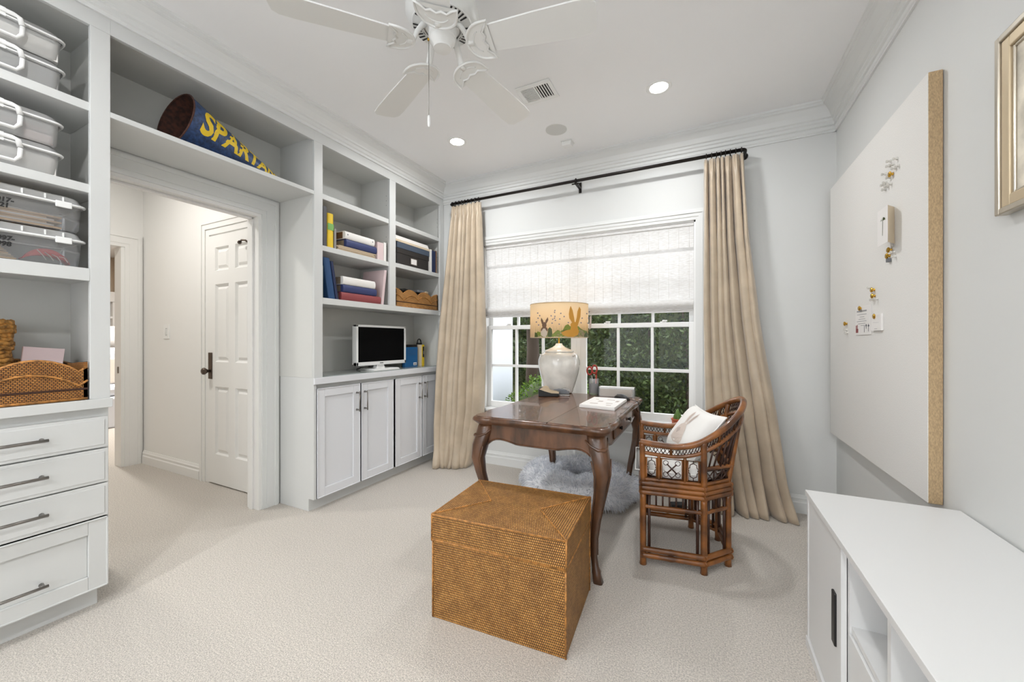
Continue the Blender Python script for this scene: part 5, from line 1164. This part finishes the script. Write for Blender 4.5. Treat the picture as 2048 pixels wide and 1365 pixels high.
for k in range(5):
    d, s_ = frame_at(k); c0 = Vector((fx, fy, 0)); pit = -math.tan(math.radians(11))
    def P(r, w_, z=0): return c0+d*r+s_*w_+Vector((0, 0, fz+z+w_*pit))
    # blade
    ol = [(.160, -.048), (.235, -.057), (.40, -.066), (.56, -.071), (.615, -.068), (.638, -.050), (.643, 0), (.638, .050), (.615, .068), (.56, .071), (.40, .066), (.235, .057), (.160, .048)]
    mb = MB(); n = len(ol)
    mb.v = [tuple(P(r, w_, -.003)) for r, w_ in ol]+[tuple(P(r, w_, .003)) for r, w_ in ol]
    mb.f = [tuple(range(n)), tuple(reversed(range(n, 2*n)))]+[(i, n+i, n+(i+1) % n, (i+1) % n) for i in range(n)]; mb.sm = [False]*len(mb.f)
    bl = mb.build('blade', 'fanwhite', t)
    # iron: arm + half-moon bracket with a raised rim
    MB().tube([c0+d*.066+Vector((0, 0, 2.500)), c0+d*.085+Vector((0, 0, 2.488)), c0+d*.105+Vector((0, 0, 2.455)), P(.122, 0, -.006), P(.145, 0, -.008)], [.010, .0105, .010, .010, .008], 8, flat=1.5).build('blade_arm', 'fanwhite', bl)
    moon = [(.190+.074*math.cos(b), .078*math.sin(b)) for b in np.linspace(PI*.5, PI*1.5, 17)]
    sc = [(.220, -.080), (.210, -.062), (.190, -.040), (.198, -.020), (.186, 0), (.198, .020), (.190, .040), (.210, .062), (.220, .080)]
    pl_ = moon+sc; mb = MB(); n = len(pl_)
    v2, f2 = flat_poly(pl_, 0); mb.add([tuple(P(r, w_, -.0065)) for r, w_ in v2], f2); mb.build('bracket_plate', 'fanwhite', bl, solid=.003)
    MB().tube([P(r, w_, -.009) for r, w_ in pl_], .0052, 6, closed=True).build('bracket_rim', 'fanwhite', bl)
    MB().tube([P(r*.55+.180*.45, w_*.62, -.009) for r, w_ in moon[2:-2]], .0028, 6).build('bracket_scroll', 'fanwhite', bl)
rt = Vector((cs, sn, 0)); pc = Vector((fx, fy, 0))-rt*.057
MB().tube([pc+Vector((0, 0, 2.448)), pc+Vector((0, 0, 2.10))], .0014, 6).build('pull_chain', 'nickel', t)
MB().tube([pc+Vector((0, 0, 2.128)), pc+Vector((0, 0, 2.122)), pc+Vector((0, 0, 2.09)), pc+Vector((0, 0, 2.082)), pc+Vector((0, 0, 2.078))], [.003, .0062, .0062, .0045, .003], 10).build('chain_fob', 'plastic_white', t)
MB().tube([pc+rt*.004+Vector((0, 0, 2.452)), pc-rt*.006+Vector((0, 0, 2.45))], .006, 8).build('chain_boss', 'brass', t)

# ================================================================== ceiling vent, speaker, sensor
t = thing('ceiling_vent', 'white rectangular air register in the ceiling', 'vent', (-.94, 2.27, H))
vx0, vx1, vy0, vy1 = -1.055, -.828, 2.178, 2.366
m = MB().box(vx0, vy0, H-.008, vx1, vy0+.030, H-.0005).box(vx0, vy1-.030, H-.008, vx1, vy1, H-.0005).box(vx0, vy0+.03, H-.008, vx0+.024, vy1-.03, H-.0005).box(vx1-.024, vy0+.03, H-.008, vx1, vy1-.03, H-.0005).box(-.945, vy0+.03, H-.008, -.936, vy1-.03, H-.0005)
m.build('frame', 'white', t, bev=.002); B(vx0+.024, vy0+.03, H-.0012, vx1-.024, vy1-.03, H-.0006).build('duct_back', 'dark', t)
for k in range(12):
    y = vy0+.033+k*.0103; MB().hexa([(vx0+.024, y, H-.0075), (-.945, y, H-.0075), (-.945, y+.0055, H-.0075), (vx0+.024, y+.0055, H-.0075)], [(vx0+.024, y+.003, H-.002), (-.945, y+.003, H-.002), (-.945, y+.0085, H-.002), (vx0+.024, y+.0085, H-.002)]).build('louver', 'white', t)
for k in range(5):
    x = -.930+k*.0165; MB().hexa([(x, vy0+.03, H-.0075), (x+.007, vy0+.03, H-.0075), (x+.007, vy1-.03, H-.0075), (x, vy1-.03, H-.0075)], [(x-.003, vy0+.03, H-.002), (x+.004, vy0+.03, H-.002), (x+.004, vy1-.03, H-.002), (x-.003, vy1-.03, H-.002)]).build('louver', 'white', t)
t = thing('ceiling_speaker', 'round flush white speaker grille in the ceiling', 'speaker', (-.983, 2.737, H))
MB().lathe([(.0, -.003), (.074, -.003), (.080, -.0005)], 40, (-.983, 2.737, H), cap=False).build('grille', 'cabinside', t); MB().tube([(-.983+.079*math.cos(a), 2.737+.079*math.sin(a), H-.001) for a in np.linspace(0, 2*PI, 41)[:-1]], .0018, 5, closed=True).build('rim', 'white', t)
t = thing('motion_sensor', 'small white boxy sensor on the ceiling before the window', 'sensor', (-.965, 2.95, H))
B(-1.008, 2.905, H-.005, -.922, 2.99, H-.0005).build('base_plate', 'white', t); MB().hexa([(-1.0, 2.915, H-.036), (-.93, 2.915, H-.036), (-.93, 2.975, H-.036), (-1.0, 2.975, H-.036)], [(-1.004, 2.91, H-.005), (-.926, 2.91, H-.005), (-.926, 2.985, H-.005), (-1.004, 2.985, H-.005)]).build('housing', 'white', t, bev=.004)

# ================================================================== curtain rod and curtains
RY, RZ, RX0, RX1 = 3.125, 2.497, -2.178, .228
t = thing('curtain_rod', 'dark bronze curtain rod above the window', 'curtain rod', (-.97, RY, RZ))
MB().cyl((RX0, RY, RZ), (RX1, RY, RZ), .0125, 14).build('rod', 'iron', t)
for x, s_ in ((RX0, -1), (RX1, 1)):
    MB().tube(smooth([(x, RY, RZ), (x+s_*.02, RY+.006, RZ), (x+s_*.03, RY+.03, RZ), (x+s_*.03, YW-.004, RZ)], 4), .0125, 12).build('return_end', 'iron', t)
    MB().cyl((x+s_*.03, YW-.008, RZ), (x+s_*.03, YW-.0005, RZ), .026, 16).build('wall_plate', 'iron', t)
bxm = onY(1152, 362, RY)[0]
MB().box(bxm-.010, RY-.014, RZ-.030, bxm+.010, YW-.0005, RZ-.014).box(bxm-.012, YW-.006, RZ-.06, bxm+.012, YW-.0005, RZ+.03).build('centre_bracket', 'iron', t, bev=.002)
MB().tube([(bxm, RY+.017*math.sin(a), RZ+.017*math.cos(a)) for a in np.linspace(0, 2*PI, 15)[:-1]], .005, 6, closed=True).build('bracket_collar', 'iron', t)
MB().tube([(bxm-.03, RY-.016, RZ-.03), (bxm+.03, RY-.016, RZ-.03)], .006, 8).build('clamp_screw', 'iron', t)
def curtain(label, left, right, nf, seed, mtop, ring_n):
    """left/right: lists of (z, x, y) edges; nf folds"""
    r_ = np.random.default_rng(seed); ph = r_.uniform(-.5, .5, nf+2); am = r_.uniform(.7, 1.25, nf+2)
    t = thing('curtain', label, 'curtain', ((left[0][1]+right[0][1])/2, RY, 0), 0, 'beige curtains')
    def edge(E, z):
        zs_ = [e[0] for e in E][::-1]; return np.interp(z, zs_, [e[1] for e in E][::-1]), np.interp(z, zs_, [e[2] for e in E][::-1])
    NU, NV = nf*18, 60
    zt_ = 2.470
    wob = r_.normal(0, 1, (5, nf+2)); wd = r_.uniform(.6, 1.5, nf); cumw = np.concatenate([[0], np.cumsum(wd)/wd.sum()])
    def fn(u, v):
        z = zt_*(1-v)**1.0
        if v > .985: z = .004
        x0, y0 = edge(left, z); x1, y1 = edge(right, z)
        s_ = float(np.interp(u, cumw, range(nf+1))); k = int(min(s_, nf-1)); f = s_-k
        drop = min(1, v/.06)
        uu = u+.018*math.sin(2*PI*u*1.7+seed+3.5*v)*min(1, v*2)
        ampl = (.026+.036*min(1, v*1.6))*(am[k]*(1-f)+am[k+1]*f)
        if v < .045: wave = .75*(1-2*abs(math.sin(PI*s_))**.7)+.25*math.sin(6*PI*s_)
        else: wave = (1-2*abs(math.sin(PI*(s_+.10*math.sin(6.6*v+seed)*v)))**1.35)+.16*math.sin(4*PI*s_+ph[k]*2+v*2)
        x = x0+(x1-x0)*uu-.30*ampl*math.sin(2*PI*s_)*min(1, v*2.5)
        crease = .010*max(0, v-.72)*3.5*math.sin(14*v*3+wob[0][k]*4+5*u)*wob[1][k]
        y = y0+(y1-y0)*u-.004+ampl*wave+crease
        low_ = max(0, (v-.93)/.07); y -= .035*low_*abs(math.sin(PI*s_*.5+wob[2][k])); x += .02*low_*wob[3][k]*.5
        return (x, min(y, YW-.012 if not (x0 < -1.5) else YW-.012), max(z, .003))
    MB().grid(fn, NU, NV).build('panel', 'curtain', t, solid=.0025)
    for k in range(ring_n):
        x = left[0][1]+(right[0][1]-left[0][1])*(k+.5)/ring_n
        MB().tube([(x+.004*math.sin(k), RY+.0195*math.sin(a), RZ-.004+.0195*math.cos(a)) for a in np.linspace(0, 2*PI, 15)[:-1]], .0034, 6, closed=True).build('ring', 'iron', t)
        MB().tube([(x, RY, RZ-.023), (x, RY, RZ-.032)], .003, 6).build('ring_eye', 'iron', t)
    return t
curtain('left beige pleated curtain hanging beside the bookcase', [(2.47, -2.200, 3.135), (1.3, -2.255, 3.03), (.4, -2.262, 2.97), (0, -2.24, 2.93)], [(2.47, -1.872, 3.135), (1.3, -1.842, 3.135), (.5, -1.85, 3.12), (0, -1.95, 3.09)], 7, 3, .05, 9)
curtain('right beige pleated curtain pooling on the carpet behind the chair', [(2.47, .000, 3.135), (1.3, .004, 3.135), (.6, .012, 3.12), (0, .07, 3.05)], [(2.47, .247, 3.135), (1.9, .275, 3.12), (1.3, .335, 3.10), (.7, .425, 3.09), (.25, .475, 3.09), (0, .53, 3.10)], 7, 11, .05, 8)

# ================================================================== outlet under the window
t = thing('wall_outlet', 'white power outlet on the wall under the window', 'outlet', (-1.03, YW, .2))
B(-1.068, YW-.006, .14, -.992, YW-.0005, .255).build('plate', 'white', t, bev=.002)
for z in (.172, .222): B(-1.047, YW-.008, z-.015, -1.013, YW-.005, z+.015).build('socket', 'trim', t, bev=.002)

# ================================================================== sitting room beyond the hallway
t = thing('armchair', 'white slipcovered armchair in the far sitting room', 'armchair', (-7.3, 2.55, 0))
B(-7.9, 2.05, .0, -7.12, 3.05, .42).build('base', 'slipcover', t, bev=.03); B(-7.85, 2.2, .42, -7.15, 2.95, .56).build('seat_cushion', 'slipcover', t, bev=.05)
MB().prism([(-8.05, .1), (-7.75, .1), (-7.8, 1.02), (-7.95, 1.08), (-8.08, 1.0)], 'y', 2.08, 3.02).build('back', 'slipcover', t, bev=.04)
for y in (2.0, 2.92): MB().tube([(-8.0, y+.09, .60), (-7.5, y+.09, .60), (-7.10, y+.09, .58)], .10, 14).box(-8.0, y, .0, -7.10, y+.18, .58).build('arm', 'slipcover', t)
tag(MB().hexa([(-7.62, 2.30, .565), (-7.50, 2.30, .565), (-7.50, 2.68, .565), (-7.62, 2.68, .565)], [(-7.70, 2.32, .93), (-7.62, 2.32, .93), (-7.62, 2.66, .93), (-7.70, 2.66, .93)]).build('throw_pillow', 'pillow_tan', bev=.03), 'tan pillow on the far white armchair', 'pillow')
t = thing('floor_lamp', 'white tapered floor lamp shade beyond the armchair', 'lamp', (-8.4, 2.78, 0))
MB().lathe([(.13, 1.02), (.20, 1.40)], 24, (-8.4, 2.78, 0), cap=False).build('shade', 'fabric_white', t, solid=.002); MB().cyl((-8.4, 2.78, 0), (-8.4, 2.78, 1.15), .012, 8).build('pole', 'nickel', t); MB().lathe([(.13, 0), (.13, .02), (.02, .03)], 20, (-8.4, 2.78, 0)).build('base', 'nickel', t)
t = thing('far_bookcase', 'white bookcase with baskets in the far sitting room', 'bookcase', (-9.8, 2.9, 0))
for y in (2.35, 3.13): B(-9.98, y, 0, -9.62, y+.06, 1.88).build('side_panel', 'white', t)
B(-9.98, 2.35, 1.88, -9.60, 3.19, 2.06).build('cornice', 'white', t)
for z in (.45, .80, 1.08, 1.33, 1.58): B(-9.98, 2.41, z, -9.64, 3.13, z+.035).build('shelf', 'white', t)
B(-9.99, 2.35, 0, -9.98, 3.19, 1.88).build('back_panel', 'book_brown', t)
for z, hgt, mm, lb in ((1.616, .22, 'pillow_tan', 'pale basket on the top shelf of the far bookcase'), (1.366, .18, 'beige', 'beige basket on the second shelf of the far bookcase'), (1.116, .18, 'book_brown', 'brown books on the third shelf of the far bookcase'), (.836, .2, 'orange', 'rust box on the fourth shelf of the far bookcase')):
    q = thing('basket', lb, 'basket', (-9.78, 2.96, z))
    for k in range(3): MB().lathe([(.11, 0), (.13, hgt*.16), (.11, hgt*.32)], 18, (-9.78, 2.98, z+hgt*.32*k+.001)).build('coil', mm, q)

# ================================================================== outside the window
slab(B(-14, YW+.15, -.5, 10, 26, -.35).build('ground', 'soil'), 'garden soil outside the window', 'ground')
slab(B(-14, -26, -.5, 10, YB-.15, -.35).build('ground', 'exterior'), 'unseen pale ground added to bounce light through the added window', 'ground')  # pale ground out of view, added to reflect daylight up to the ceiling
slab(B(-2.75, YW+.15, -.35, -2.16, 4.40, 4.2).build('wall_outside', 'exterior'), 'white outside wall of the house wing', 'wall')
def leaves(name, m, n, surf, size, parent, flat=.45):
    """cloud of small leaf blades scattered on a surface function -> (point, outward normal)"""
    V = np.zeros((n*4, 3)); 
    for k in range(n):
        p, nr = surf(); d = Vector(rng.normal(0, 1, 3))+nr*.9; d.normalize(); s_ = d.cross(Vector(rng.normal(0, 1, 3))); s_.normalize(); L_ = size*rng.uniform(.6, 1.3)
        c = Vector(p); V[k*4] = c; V[k*4+1] = c+d*L_*.5+s_*L_*flat*.5; V[k*4+2] = c+d*L_; V[k*4+3] = c+d*L_*.5-s_*L_*flat*.5
    me = bpy.data.meshes.new(name); o0 = pos(parent); V -= np.array(o0)
    me.from_pydata(V.tolist(), [], [(i*4, i*4+1, i*4+2, i*4+3) for i in range(n)]); me.update(); me.materials.append(MATS[m])
    o = bpy.data.objects.new(name, me); C.objects.link(o); o.parent = parent; o['kind'] = 'stuff'; return o
def ball(c, r, sz=1.0):
    def f():
        v = rng.normal(0, 1, 3); v /= np.linalg.norm(v); rr = r*rng.uniform(.80, 1.03)*(1+.05*math.sin(9*v[0]+5*v[2])); return (c[0]+v[0]*rr, c[1]+v[1]*rr, c[2]+v[2]*rr*sz), Vector(v)
    return f
def wallsurf(x0, x1, y, z0, z1, depth=.5):
    def f():
        x, z = rng.uniform(x0, x1), rng.uniform(z0, z1); b = .22*math.sin(2.1*x+1.3*z)+.18*math.sin(3.7*z-1.9*x)+.08*math.sin(9*x+7*z)
        return (x, y+b+rng.uniform(0, depth), z), Vector((0, -1, .35))
    return f
# round box bush
t = thing('box_bush', 'bright green clipped round bush outside the left pane', 'bush', (-1.50, 4.12, -.35))
MB().lathe([(.0, -.57), (.26, -.57), (.42, -.35), (.50, 0), (.43, .30), (.26, .47), (0, .52)], 20, (-1.50, 4.12, .22)).build('core', 'mossdark', t)
leaves('foliage', 'leaf_bright', 9000, ball((-1.50, 4.12, .20), .58, 1.0), .042, t)
for k, (x0, x1, lb) in enumerate(((-2.05, 2.8, 'dense dark green hedge outside the right panes'),)):
    t = thing('hedge_shrub', lb, 'hedge', ((x0+x1)/2, 6.0, -.35))
    B(x0+.1, 6.45, -.35, x1-.1, 6.9, 1.9).build('core', 'mossdark', t)
    leaves('foliage', 'leaf', 26000, wallsurf(x0, x1, 5.75, -.3, 2.15, .7), .075, t)
    for q in range(8): MB().tube([(x0+.3+q*.5, 6.3, -.35), (x0+.35+q*.5, 6.25, .6), (x0+.25+q*.5, 6.35, 1.8)], [.03, .025, .012], 6).build('stem', 'bark', t)
t = thing('garden_tree', 'shady tree with a dark trunk beyond the round bush', 'tree', (-3.45, 8.0, -.35))
MB().tube([(-3.45, 8, -.35), (-3.42, 8.0, 1.0), (-3.5, 8.05, 2.4), (-3.3, 8.1, 3.6)], [.17, .14, .12, .06], 10).tube([(-3.44, 8, 1.2), (-3.0, 7.9, 2.0), (-2.7, 7.9, 2.6)], [.07, .05, .02], 8).build('trunk', 'bark', t)
leaves('foliage', 'leaf', 8000, ball((-3.3, 8.0, 2.55), 1.35, .75), .11, t)
t = thing('garden_shrub', 'low dark shrub behind the round bush', 'bush', (-4.1, 9.5, -.35))
B(-5.6, 9.6, -.35, -2.4, 10.1, 1.0).build('core', 'mossdark', t); leaves('foliage', 'leaf', 5000, wallsurf(-5.8, -2.2, 9.3, -.3, 1.2, .5), .11, t)
t = thing('tall_shrub', 'tall leafy dark shrub behind the garden tree', 'bush', (-4.4, 11.4, -.35))
B(-6.0, 11.6, -.35, -2.9, 12.1, 2.6).build('core', 'mossdark', t); leaves('foliage', 'leaf', 7000, wallsurf(-6.2, -2.7, 11.2, .2, 3.0, .5), .14, t)
